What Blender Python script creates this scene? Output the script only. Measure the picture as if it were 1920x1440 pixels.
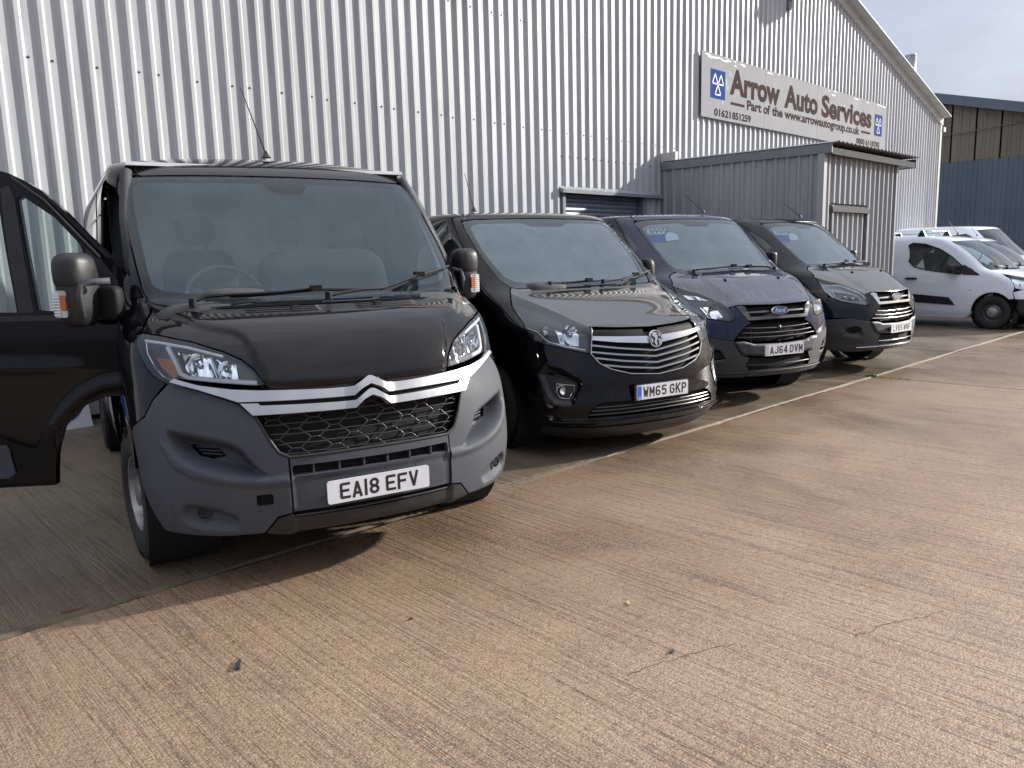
import bpy, math, random
import numpy as np
from mathutils import Vector, Matrix
from mathutils.geometry import delaunay_2d_cdt
for o in list(bpy.data.objects): bpy.data.objects.remove(o)
random.seed(7); rng = np.random.default_rng(7)
scn = bpy.context.scene; COL = scn.collection
# ------------------------------------------------------------------ camera
CAMH = 1.5
pitch, roll, yaw = math.radians(9.0106), math.radians(-1.5225), math.radians(43.5412)
cf = Vector((math.sin(yaw)*math.cos(pitch), math.cos(yaw)*math.cos(pitch), -math.sin(pitch)))
cr = Vector((math.cos(yaw), -math.sin(yaw), 0)); cu = cr.cross(cf)
cr2 = math.cos(roll)*cr + math.sin(roll)*cu; cu2 = -math.sin(roll)*cr + math.cos(roll)*cu
cam = bpy.data.objects.new('camera', bpy.data.cameras.new('camera')); COL.objects.link(cam)
cam.matrix_world = Matrix(((cr2.x, cu2.x, -cf.x, 0), (cr2.y, cu2.y, -cf.y, 0), (cr2.z, cu2.z, -cf.z, CAMH), (0, 0, 0, 1)))
cam.data.sensor_width = 36.0; cam.data.lens = 36.0*1442/1920; cam.data.clip_end = 3000; cam.data.clip_start = .05
scn.camera = cam
# ------------------------------------------------------------------ light
SUN_DIR = Vector((.91, -.414, 0)).normalized(); EL = math.radians(22)
sdir = Vector((SUN_DIR.x*math.cos(EL), SUN_DIR.y*math.cos(EL), math.sin(EL)))
sun = bpy.data.objects.new('sun', bpy.data.lights.new('sun', 'SUN')); COL.objects.link(sun)
sun.data.energy = 3.8; sun.data.angle = math.radians(1.4); sun.data.color = (1, .955, .89)
sun.rotation_euler = (-sdir).to_track_quat('-Z', 'Y').to_euler()
world = bpy.data.worlds.new('World'); scn.world = world; world.use_nodes = True
wn = world.node_tree.nodes; wl = world.node_tree.links; wn.clear()
wo = wn.new('ShaderNodeOutputWorld'); bg = wn.new('ShaderNodeBackground'); sky = wn.new('ShaderNodeTexSky')
sky.sky_type = 'NISHITA'; sky.sun_disc = False; sky.sun_elevation = EL
sky.sun_rotation = math.atan2(sdir.x, sdir.y)
sky.air_density = 1.0; sky.dust_density = 2.0; sky.ozone_density = 1.3
tc = wn.new('ShaderNodeTexCoord'); mp = wn.new('ShaderNodeMapping'); mp.inputs['Scale'].default_value = (1.3, 1.3, 3.4)
nz = wn.new('ShaderNodeTexNoise'); nz.inputs['Scale'].default_value = 2.3; nz.inputs['Detail'].default_value = 6; nz.inputs['Roughness'].default_value = .58
cr_ = wn.new('ShaderNodeValToRGB'); cr_.color_ramp.elements[0].position = .30; cr_.color_ramp.elements[0].color = (.62, .62, .62, 1); cr_.color_ramp.elements[1].position = .72; cr_.color_ramp.elements[1].color = (1, 1, 1, 1)
mx = wn.new('ShaderNodeMix'); mx.data_type = 'RGBA'; 
sx_ = wn.new('ShaderNodeSeparateXYZ'); wl.new(tc.outputs['Generated'], sx_.inputs[0])      # hazy cloud grows brighter towards the zenith, as overcast skies do
m1 = wn.new('ShaderNodeMath'); m1.operation = 'MAXIMUM'; m1.inputs[1].default_value = 0; wl.new(sx_.outputs['Z'], m1.inputs[0])
m2 = wn.new('ShaderNodeMath'); m2.operation = 'MULTIPLY_ADD'; m2.inputs[1].default_value = 2.2; m2.inputs[2].default_value = .5; wl.new(m1.outputs[0], m2.inputs[0])
er = wn.new('ShaderNodeMath'); er.operation = 'MULTIPLY_ADD'; er.inputs[2].default_value = .78; wl.new(m1.outputs[0], er.inputs[0]); wl.new(m2.outputs[0], er.inputs[1])
cm = wn.new('ShaderNodeMix'); cm.data_type = 'RGBA'; cm.blend_type = 'MULTIPLY'; cm.inputs['Factor'].default_value = 1; cz = wn.new('ShaderNodeMix'); cz.data_type = 'RGBA'; cz.inputs['A'].default_value = (2.66, 2.80, 3.66, 1); cz.inputs['B'].default_value = (2.85, 2.88, 2.95, 1); wl.new(m1.outputs[0], cz.inputs['Factor']); wl.new(cz.outputs['Result'], cm.inputs['A']); wl.new(er.outputs[0], cm.inputs['B']); wl.new(cm.outputs['Result'], mx.inputs['B'])
wl.new(tc.outputs['Generated'], mp.inputs['Vector']); wl.new(mp.outputs[0], nz.inputs['Vector']); wl.new(nz.outputs['Fac'], cr_.inputs[0])
wl.new(cr_.outputs[0], mx.inputs['Factor']); wl.new(sky.outputs[0], mx.inputs['A']); wl.new(mx.outputs['Result'], bg.inputs['Color'])
bg.inputs['Strength'].default_value = .10; wl.new(bg.outputs[0], wo.inputs[0])
scn.view_settings.view_transform = 'Standard'; scn.view_settings.look = 'None'; scn.view_settings.gamma = 1
scn.view_settings.exposure = .92
scn.render.engine = 'CYCLES'; scn.cycles.max_bounces = 5; scn.cycles.diffuse_bounces = 3; scn.cycles.glossy_bounces = 3; scn.cycles.transparent_max_bounces = 8; scn.cycles.caustics_reflective = False; scn.cycles.caustics_refractive = False
# ------------------------------------------------------------------ materials
MAT = {}
def N(nt, t, **k):
    n = nt.nodes.new('ShaderNode'+t)
    for a, v in k.items():
        if a in n.inputs: n.inputs[a].default_value = v
        else: setattr(n, a, v)
    return n
def pbr(name, col, rough=.5, metal=0, spec=.5, coat=0, coatr=.03, noise=None, bump=None, emis=None):
    """noise=(scale, amount, rough_amount)  bump=(scale, strength, distance)"""
    m = bpy.data.materials.new(name); m.use_nodes = True; nt = m.node_tree; b = nt.nodes['Principled BSDF']
    b.inputs['Base Color'].default_value = (*col, 1); b.inputs['Roughness'].default_value = rough; b.inputs['Metallic'].default_value = metal
    b.inputs['Specular IOR Level'].default_value = spec; b.inputs['Coat Weight'].default_value = coat; b.inputs['Coat Roughness'].default_value = coatr
    if noise or bump: tcn = N(nt, 'TexCoord')
    if noise:
        sc, am, ra = noise
        n = N(nt, 'TexNoise', Scale=sc, Detail=6.0, Roughness=.62); nt.links.new(tcn.outputs['Object'], n.inputs['Vector'])
        r = N(nt, 'MapRange'); r.inputs['From Min'].default_value = .3; r.inputs['From Max'].default_value = .7
        r.inputs['To Min'].default_value = 1-am; r.inputs['To Max'].default_value = 1+am
        nt.links.new(n.outputs['Fac'], r.inputs['Value'])
        mu = N(nt, 'Mix', data_type='RGBA', blend_type='MULTIPLY'); mu.inputs['Factor'].default_value = 1; mu.inputs['A'].default_value = (*col, 1)
        nt.links.new(r.outputs[0], mu.inputs['B']); nt.links.new(mu.outputs['Result'], b.inputs['Base Color'])
        if ra:
            r2 = N(nt, 'MapRange'); r2.inputs['From Min'].default_value = .3; r2.inputs['From Max'].default_value = .7
            r2.inputs['To Min'].default_value = max(0, rough-ra); r2.inputs['To Max'].default_value = min(1, rough+ra)
            nt.links.new(n.outputs['Fac'], r2.inputs['Value']); nt.links.new(r2.outputs[0], b.inputs['Roughness'])
    if bump:
        sc, st, di = bump
        n2 = N(nt, 'TexNoise', Scale=sc, Detail=4.0); nt.links.new(tcn.outputs['Object'], n2.inputs['Vector'])
        bp = N(nt, 'Bump', Strength=st, Distance=di); nt.links.new(n2.outputs['Fac'], bp.inputs['Height']); nt.links.new(bp.outputs[0], b.inputs['Normal'])
    if emis: b.inputs['Emission Color'].default_value = (*emis[0], 1); b.inputs['Emission Strength'].default_value = emis[1]
    MAT[name] = m; return m
def paint(name, col, dust=(.16, .15, .145), dustamt=.10, streak=False, coat=1.42, crough=(.02, .05)):
    """clear-coated paint with road film: dust collects in soft patches and drip streaks"""
    m = bpy.data.materials.new(name); m.use_nodes = True; nt = m.node_tree; b = nt.nodes['Principled BSDF']
    tcn = N(nt, 'TexCoord'); n = N(nt, 'TexNoise', Scale=3.0, Detail=8.0, Roughness=.7); nt.links.new(tcn.outputs['Object'], n.inputs['Vector'])
    r = N(nt, 'MapRange'); r.inputs['From Min'].default_value = .35; r.inputs['From Max'].default_value = .75; r.inputs['To Min'].default_value = dustamt*.5; r.inputs['To Max'].default_value = dustamt*1.7
    nt.links.new(n.outputs['Fac'], r.inputs['Value'])
    fac = r.outputs[0]
    if streak:
        mpn = N(nt, 'Mapping'); mpn.inputs['Scale'].default_value = (2.2, 26, 2.2); nt.links.new(tcn.outputs['Object'], mpn.inputs['Vector'])
        n3 = N(nt, 'TexNoise', Scale=1.6, Detail=5.0, Roughness=.6); nt.links.new(mpn.outputs[0], n3.inputs['Vector'])
        r3 = N(nt, 'MapRange'); r3.inputs['From Min'].default_value = .45; r3.inputs['From Max'].default_value = .62; r3.inputs['To Min'].default_value = 0; r3.inputs['To Max'].default_value = .09
        nt.links.new(n3.outputs['Fac'], r3.inputs['Value'])
        ad = N(nt, 'Math', operation='ADD'); nt.links.new(fac, ad.inputs[0]); nt.links.new(r3.outputs[0], ad.inputs[1]); fac = ad.outputs[0]
    mxn = N(nt, 'Mix', data_type='RGBA'); mxn.inputs['A'].default_value = (*col, 1); mxn.inputs['B'].default_value = (*dust, 1)
    nt.links.new(fac, mxn.inputs['Factor']); nt.links.new(mxn.outputs['Result'], b.inputs['Base Color'])
    b.inputs['Roughness'].default_value = .6; b.inputs['Specular IOR Level'].default_value = 0; b.inputs['Coat Weight'].default_value = 1; b.inputs['Coat IOR'].default_value = coat
    rr = N(nt, 'MapRange'); rr.inputs['To Min'].default_value = crough[0]; rr.inputs['To Max'].default_value = crough[1]; nt.links.new(n.outputs['Fac'], rr.inputs['Value']); nt.links.new(rr.outputs[0], b.inputs['Coat Roughness'])
    MAT[name] = m; return m
def glassmat(name, tint, ior=1.6, film=.05, rough=.0, filmcol=(.5, .55, .56)):
    m = bpy.data.materials.new(name); m.use_nodes = True; nt = m.node_tree; nt.nodes.clear()
    out = N(nt, 'OutputMaterial'); tr = N(nt, 'BsdfTransparent', Color=(*tint, 1)); gl = N(nt, 'BsdfGlossy', Roughness=rough, Color=(.92, 1.0, 1.06, 1)); fr = N(nt, 'Fresnel', IOR=ior)
    df = N(nt, 'BsdfDiffuse', Color=(*filmcol, 1)); m0 = N(nt, 'MixShader')
    tcn = N(nt, 'TexCoord'); n = N(nt, 'TexNoise', Scale=6.0, Detail=7.0, Roughness=.65); nt.links.new(tcn.outputs['Object'], n.inputs['Vector'])
    r = N(nt, 'MapRange'); r.inputs['From Min'].default_value = .3; r.inputs['From Max'].default_value = .7; r.inputs['To Min'].default_value = film*.85; r.inputs['To Max'].default_value = film*1.15
    nt.links.new(n.outputs['Fac'], r.inputs['Value']); nt.links.new(r.outputs[0], m0.inputs[0])
    nt.links.new(tr.outputs[0], m0.inputs[1]); nt.links.new(df.outputs[0], m0.inputs[2])
    m1 = N(nt, 'MixShader'); nt.links.new(fr.outputs[0], m1.inputs[0]); nt.links.new(m0.outputs[0], m1.inputs[1]); nt.links.new(gl.outputs[0], m1.inputs[2]); nt.links.new(m1.outputs[0], out.inputs[0])
    MAT[name] = m; return m
paint('black_paint', (.003, .003, .0045), dustamt=.002, coat=1.36); paint('black_paint_dusty', (.003, .0028, .004), dustamt=.020); paint('blue_black_paint', (.004, .005, .010), dustamt=.004); paint('dewy_sheen_black', (.004, .004, .005), dust=(.34, .35, .37), dustamt=.035, coat=2.1, crough=(.02, .08)); paint('dewy_sheen_blue_black', (.005, .005, .008), dust=(.36, .36, .36), dustamt=.08, coat=2.3, crough=(.05, .16)); paint('dewy_sheen_navy', (.005, .011, .040), dust=(.33, .33, .35), dustamt=.045, streak=True, coat=1.85, crough=(.04, .14)); paint('navy_paint', (.004, .011, .042), dustamt=.015, streak=True)  # bonnet paints: dew film plus a pale tone imitating sky reflection
paint('white_paint', (.78, .84, .94), dust=(.4, .38, .35), dustamt=.04)
pbr('dark_plastic', (.026, .029, .035), .55, noise=(5, .2, .08), bump=(420, .08, .002)); pbr('lamp_white', (.42, .44, .48), .3); pbr('grey_plastic', (.052, .058, .070), .66, spec=.35, noise=(5, .16, .08), bump=(420, .10, .002)); pbr('black_plastic', (.014, .014, .016), .48, noise=(9, .25, .1), bump=(380, .08, .002))
pbr('wiper_black', (.008, .008, .009), .6, spec=.2); pbr('dark_void', (.004, .004, .004), .9); pbr('silver', (.42, .43, .45), .34, .6, noise=(8, .06, .06)); pbr('chrome', (.62, .63, .65), .08, 1); pbr('dull_chrome', (.36, .36, .37), .16, 1)
pbr('rubber', (.016, .016, .017), .75, noise=(14, .35, .1)); pbr('steel', (.34, .34, .35), .38, .8, noise=(12, .3, .12)); pbr('alloy_dark', (.10, .10, .11), .35, .8)
pbr('interior', (.045, .047, .050), .75, noise=(20, .2, 0)); pbr('interior_light', (.66, .69, .72), .85, noise=(3, .2, 0)); pbr('seat_cloth', (.030, .031, .034), .95, noise=(160, .4, 0)); pbr('steering', (.05, .05, .055), .35)
pbr('amber', (.42, .13, .02), .25, spec=.7); pbr('reflector', (.85, .86, .88), .12, 1); pbr('hl_black', (.045, .048, .055), .30); pbr('hl_silver', (.62, .65, .70), .22, .9)
pbr('grille_edge', (.035, .035, .038), .28); pbr('drl', (.80, .83, .90), .25); pbr('plate_white', (.64, .66, .71), .38, noise=(30, .05, 0)); pbr('plate_black', (.012, .012, .013), .45); pbr('plate_blue', (.02, .13, .50), .4); pbr('plate_grey', (.40, .43, .46), .5)
pbr('badge_blue', (.012, .03, .11), .12, coat=1); pbr('sticker_blue', (.05, .12, .42), .6); pbr('sticker_white', (.75, .90, .95), .6); pbr('sticker_ink', (.03, .05, .08), .6)
glassmat('windscreen_glass', (.84, .92, .95), 1.42, .010, filmcol=(.48, .56, .62)); glassmat('dewy_glass', (.82, .90, .93), 1.50, .045, filmcol=(.50, .58, .62)); glassmat('glare_veil', (1, 1, 1), 1.01, .15, filmcol=(.54, .64, .70)); glassmat('heavy_mist', (1, 1, 1), 1.01, .55, filmcol=(.56, .64, .66)); glassmat('side_glass', (.45, .52, .50), 1.75, .04); glassmat('lens_glass', (.95, .96, .97), 1.5, .025); glassmat('dark_glass', (.10, .13, .13), 1.6, .04)
def fluted(name, col, rough, scale, strength):
    m = pbr(name, col, rough, 1); nt = m.node_tree; tcn = N(nt, 'TexCoord'); mpn = N(nt, 'Mapping'); mpn.inputs['Scale'].default_value = (1, scale, scale*.35); nt.links.new(tcn.outputs['Object'], mpn.inputs['Vector'])
    vo = N(nt, 'TexVoronoi', Scale=1.0, feature='SMOOTH_F1'); nt.links.new(mpn.outputs[0], vo.inputs['Vector']); bp = N(nt, 'Bump', Strength=strength, Distance=.03); nt.links.new(vo.outputs['Distance'], bp.inputs['Height']); nt.links.new(bp.outputs[0], nt.nodes['Principled BSDF'].inputs['Normal'])
fluted('reflector', (.88, .90, .93), .12, 34, .55); fluted('hl_silver', (.70, .73, .78), .22, 26, .35)
# ------------------------------------------------------------------ object helpers
def link(o, parent=None):
    COL.objects.link(o)
    if parent: o.parent = parent
    return o
def tag(o, label=None, cat=None, group=None, kind=None):
    for k, v in (('label', label), ('category', cat), ('group', group), ('kind', kind)):
        if v: o[k] = v
    return o
def empty(name, loc, rz=0, label=None, cat=None, group=None):
    o = bpy.data.objects.new(name, None); o.location = loc; o.rotation_euler = (0, 0, rz); link(o); o.empty_display_size = .3
    return tag(o, label, cat, group)
def mobj(name, verts, faces, mat, parent=None, smooth=False, sharp=None, mats=None, fm=None):
    me = bpy.data.meshes.new(name); me.from_pydata([tuple(map(float, v)) for v in verts], [], [tuple(map(int, f)) for f in faces]); me.update()
    for mm in (mats or [mat]): me.materials.append(MAT[mm])
    if fm is not None: me.polygons.foreach_set('material_index', np.array(fm, np.int32))
    if smooth:
        me.polygons.foreach_set('use_smooth', np.ones(len(me.polygons), bool))
        if sharp: me.set_sharp_from_angle(angle=math.radians(sharp))
    return link(bpy.data.objects.new(name, me), parent)
class MB:
    def __init__(s): s.v = []; s.f = []
    def add(s, v, f): b = len(s.v); s.v += [tuple(p) for p in v]; s.f += [tuple(i+b for i in q) for q in f]; return s
    def box(s, x0, x1, y0, y1, z0, z1):
        return s.add([(x, y, z) for z in (z0, z1) for y in (y0, y1) for x in (x0, x1)], [(0, 2, 3, 1), (4, 5, 7, 6), (0, 1, 5, 4), (2, 6, 7, 3), (0, 4, 6, 2), (1, 3, 7, 5)])
    def tube(s, path, r, n=8, cap=True, r2=None):
        P = [Vector(p) for p in path]; rings = []; k = len(P)
        for i, p in enumerate(P):
            t = (P[min(i+1, k-1)]-P[max(i-1, 0)]).normalized(); a = Vector((0, 0, 1)) if abs(t.z) < .9 else Vector((1, 0, 0))
            u = t.cross(a).normalized(); w = u.cross(t); rr = r if r2 is None else r+(r2-r)*i/max(1, k-1)
            rings.append([p+(u*math.cos(q)+w*math.sin(q))*rr for q in [2*math.pi*j/n for j in range(n)]])
        b = len(s.v)
        for rg in rings: s.v += [tuple(q) for q in rg]
        for i in range(k-1):
            for j in range(n): s.f.append((b+i*n+j, b+i*n+(j+1) % n, b+(i+1)*n+(j+1) % n, b+(i+1)*n+j))
        if cap: s.f.append(tuple(b+j for j in range(n))[::-1]); s.f.append(tuple(b+(k-1)*n+j for j in range(n)))
        return s
    def lathe(s, prof, c=(0, 0, 0), axis='y', n=32):
        """prof: (radius, along) pairs"""
        b = len(s.v); c = Vector(c)
        for r, a in prof:
            for j in range(n):
                q = 2*math.pi*j/n; p = {'y': (r*math.cos(q), a, r*math.sin(q)), 'x': (a, r*math.cos(q), r*math.sin(q)), 'z': (r*math.cos(q), r*math.sin(q), a)}[axis]
                s.v.append(tuple(c+Vector(p)))
        for i in range(len(prof)-1):
            for j in range(n): s.f.append((b+i*n+j, b+i*n+(j+1) % n, b+(i+1)*n+(j+1) % n, b+(i+1)*n+j))
        return s
    def blob(s, c, r, e=.5, n=14, m=10, taper=0):
        """superellipsoid: rounded box"""
        b = len(s.v); f = lambda x, p: math.copysign(abs(x)**p, x)
        for i in range(m+1):
            la = -math.pi/2+math.pi*i/m
            for j in range(n):
                lo = 2*math.pi*j/n; zz = f(math.sin(la), e); k = 1+taper*zz
                s.v.append((c[0]+r[0]*k*f(math.cos(la), e)*f(math.cos(lo), e), c[1]+r[1]*k*f(math.cos(la), e)*f(math.sin(lo), e), c[2]+r[2]*zz))
        for i in range(m):
            for j in range(n): s.f.append((b+i*n+j, b+i*n+(j+1) % n, b+(i+1)*n+(j+1) % n, b+(i+1)*n+j))
        return s
    def prism(s, poly, d0, d1, fn):
        """poly 2D, fn(u,v,d)->xyz"""
        n = len(poly); b = len(s.v)
        s.v += [tuple(fn(u, v, d0)) for u, v in poly]+[tuple(fn(u, v, d1)) for u, v in poly]
        s.f.append(tuple(b+i for i in range(n))[::-1]); s.f.append(tuple(b+n+i for i in range(n)))
        for i in range(n): s.f.append((b+i, b+(i+1) % n, b+n+(i+1) % n, b+n+i))
        return s
    def build(s, name, mat, parent=None, smooth=False, sharp=None): return mobj(name, s.v, s.f, mat, parent, smooth, sharp)
def copytree(o, parent=None):
    c = o.copy(); COL.objects.link(c); c.parent = parent
    for ch in list(o.children): copytree(ch, c)
    return c
def text_mesh(name, txt, size, mat, parent, M, extrude=.001, offset=0, align='LEFT', xs=1, shear=0, width=None):
    cu_ = bpy.data.curves.new('t', 'FONT'); cu_.body = txt; cu_.size = size; cu_.extrude = extrude; cu_.offset = offset; cu_.align_x = align; cu_.shear = shear; cu_.resolution_u = 4
    to = bpy.data.objects.new('t', cu_); COL.objects.link(to); dg = bpy.context.evaluated_depsgraph_get(); me = bpy.data.meshes.new_from_object(to.evaluated_get(dg))
    bpy.data.objects.remove(to); me.name = name
    co = np.array([v.co for v in me.vertices])
    if width and len(co):
        x0 = co[:, 0].min(); xs = width/(co[:, 0].max()-x0); co[:, 0] -= x0
    for v, c in zip(me.vertices, co): v.co = M @ Vector((c[0]*xs, c[1], c[2]))
    me.materials.clear(); me.materials.append(MAT[mat]); return link(bpy.data.objects.new(name, me), parent)
# ------------------------------------------------------------------ curved body surfaces
def pchip(x,y,xi):
    x=np.asarray(x,float);y=np.asarray(y,float);h=np.diff(x);d=np.diff(y)/h
    m=np.zeros_like(y)
    for i in range(1,len(x)-1):
        if d[i-1]*d[i]>0:
            w1=2*h[i]+h[i-1];w2=h[i]+2*h[i-1];m[i]=(w1+w2)/(w1/d[i-1]+w2/d[i])
    m[0]=d[0];m[-1]=d[-1]
    xi=np.clip(xi,x[0],x[-1]);k=np.clip(np.searchsorted(x,xi)-1,0,len(x)-2)
    t=(xi-x[k])/h[k];t2=t*t;t3=t2*t
    return (2*t3-3*t2+1)*y[k]+(t3-2*t2+t)*h[k]*m[k]+(-2*t3+3*t2)*y[k+1]+(t3-t2)*h[k]*m[k+1]
class Hull:
    """master surface P(s,z): s = arc length round the plan section from the centre line"""
    def __init__(self,rows,length,nz=420,ns=500,smooth=.012):
        r=np.array(rows,float);self.z0,self.z1=r[0,0],r[-1,0];self.len=length
        # profile parameter q = cumulative distance so steep parts keep resolution
        q=np.concatenate([[0],np.cumsum(np.hypot(np.diff(r[:,0]),np.diff(r[:,1]))+.01)])
        qi=np.linspace(0,q[-1],nz);cols=[pchip(q,r[:,k],qi) for k in range(6)]
        Z,XC,Wd,B,C,N=cols
        # light smoothing of columns along q
        k=max(1,int(smooth/(qi[1]-qi[0])));ker=np.hanning(2*k+3);ker/=ker.sum()
        def sm(a):
            p=np.concatenate([2*a[0]-a[k+1:0:-1],a,2*a[-1]-a[-2:-k-3:-1]]);return np.convolve(p,ker,'valid')
        Z,XC,Wd,B,C,N=[sm(a) for a in (Z,XC,Wd,B,C,N)]
        self.Z=Z;self.ns=ns
        th=np.linspace(0,1,700)
        smax=0;rowsP=[]
        for i in range(nz):
            # param by superellipse angle for even corner sampling
            a=th*np.pi/2;sn=np.sin(a)**(2/N[i]);y=Wd[i]*sn;cn=np.cos(a)**(2/N[i])
            x=XC[i]-B[i]*sn**2-C[i]*(1-cn)
            xs=np.concatenate([x,[-length]]);ys=np.concatenate([y,[Wd[i]]])
            s=np.concatenate([[0],np.cumsum(np.hypot(np.diff(xs),np.diff(ys)))]);rowsP.append((s,xs,ys));smax=max(smax,s[-1])
        self.smax=smax;self.S=np.linspace(0,smax,ns)
        # non uniform: dense for the front
        u=np.linspace(0,1,ns);self.S=smax*(.45*u+.55*u**3)
        self.X=np.array([np.interp(self.S,s,x,right=None)-np.maximum(self.S-s[-1],0) for s,x,y in rowsP])
        self.Y=np.array([np.interp(self.S,s,y) for s,x,y in rowsP])
        self.disp=[]
    def base(self,s,z):
        s=np.asarray(s,float);z=np.asarray(z,float)
        sa=np.clip(np.abs(s),0,self.smax);sg=np.where(s<0,-1.,1.)
        i=np.clip(np.searchsorted(self.Z,z)-1,0,len(self.Z)-2);j=np.clip(np.searchsorted(self.S,sa)-1,0,self.ns-2)
        a=np.clip((z-self.Z[i])/(self.Z[i+1]-self.Z[i]),0,1);b=(sa-self.S[j])/(self.S[j+1]-self.S[j])
        def L(T): return (T[i,j]*(1-b)+T[i,j+1]*b)*(1-a)+(T[i+1,j]*(1-b)+T[i+1,j+1]*b)*a
        return np.stack([L(self.X),L(self.Y)*sg,z],-1)
    def _d(self,s,z,e):
        dS=self.base(s+e,z)-self.base(s-e,z)
        zz1=np.clip(z+e,self.Z[0],self.Z[-1]);zz0=np.clip(z-e,self.Z[0],self.Z[-1])
        dZ=self.base(s,zz1)-self.base(s,zz0)
        n=np.cross(dS,dZ);return n/np.maximum(np.linalg.norm(n,axis=-1,keepdims=True),1e-9)
    def depth(self,s,z):
        d=np.zeros(np.broadcast(s,z).shape)
        for f in self.disp:d=d+f(s,z)
        return d
    def P(self,s,z,off=0):
        s=np.asarray(s,float);z=np.asarray(z,float);p=self.base(s,z);n=self._d(s,z,.012)
        return p+n*(self.depth(s,z)+off)[...,None]
    def N(self,s,z,e=.010):
        dS=self.P(s+e,z)-self.P(s-e,z)
        zz1=np.clip(z+e,self.Z[0],self.Z[-1]);zz0=np.clip(z-e,self.Z[0],self.Z[-1])
        dZ=self.P(s,zz1)-self.P(s,zz0)
        n=np.cross(dS,dZ);return n/np.maximum(np.linalg.norm(n,axis=-1,keepdims=True),1e-9)
    def s_of_y(self,y,z):
        i=int(np.clip(np.searchsorted(self.Z,z),0,len(self.Z)-1));k=np.argmax(self.Y[i]>=self.Y[i].max()-1e-6)
        return np.sign(y)*np.interp(abs(y),self.Y[i][:k+1],self.S[:k+1])
    def s_of_x(self,x,z,side=1):
        i=int(np.clip(np.searchsorted(self.Z,z),0,len(self.Z)-1))
        return side*np.interp(-x,-self.X[i],self.S)
def sdist(poly,s,z):
    """signed distance (negative inside) to closed polygon, vectorised"""
    p=np.asarray(poly,float);s=np.asarray(s,float);z=np.asarray(z,float)
    d=np.full(s.shape,1e9);ins=np.zeros(s.shape,bool);n=len(p)
    for i in range(n):
        a=p[i];b=p[(i+1)%n];e=b-a;L=e@e+1e-12
        t=np.clip(((s-a[0])*e[0]+(z-a[1])*e[1])/L,0,1)
        d=np.minimum(d,np.hypot(s-a[0]-t*e[0],z-a[1]-t*e[1]))
        c=((a[1]>z)!=(b[1]>z))
        with np.errstate(divide='ignore',invalid='ignore'):
            xx=a[0]+(z-a[1])*(e[0])/(e[1] if e[1]!=0 else 1e-12)
        ins^=c&(s<xx)
    return np.where(ins,-d,d)
def sstep(a,b,x):
    t=np.clip((x-a)/(b-a),0,1);return t*t*(3-2*t)
def resample(poly, step, closed=True):
    out = []; n = len(poly)
    for i in range(n if closed else n-1):
        a = np.array(poly[i], float); b = np.array(poly[(i+1) % n], float); k = max(1, int(np.ceil(np.linalg.norm(b-a)/step)))
        for j in range(k): out.append(tuple(a+(b-a)*j/k))
    if not closed: out.append(tuple(poly[-1]))
    return out
def chaikin(poly, it=1):
    for _ in range(it):
        o = []
        for i in range(len(poly)):
            a = np.array(poly[i]); b = np.array(poly[(i+1) % len(poly)]); o += [tuple(a*.75+b*.25), tuple(a*.25+b*.75)]
        poly = o
    return poly
def mir(half):
    """closed outline from the s>=0 half (ordered from centre bottom to centre top)"""
    o = list(half); r = [(-s, z) for s, z in reversed(half) if s > 1e-6]; return o+r
def flip(poly): return [(-s, z) for s, z in reversed(poly)]
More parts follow.
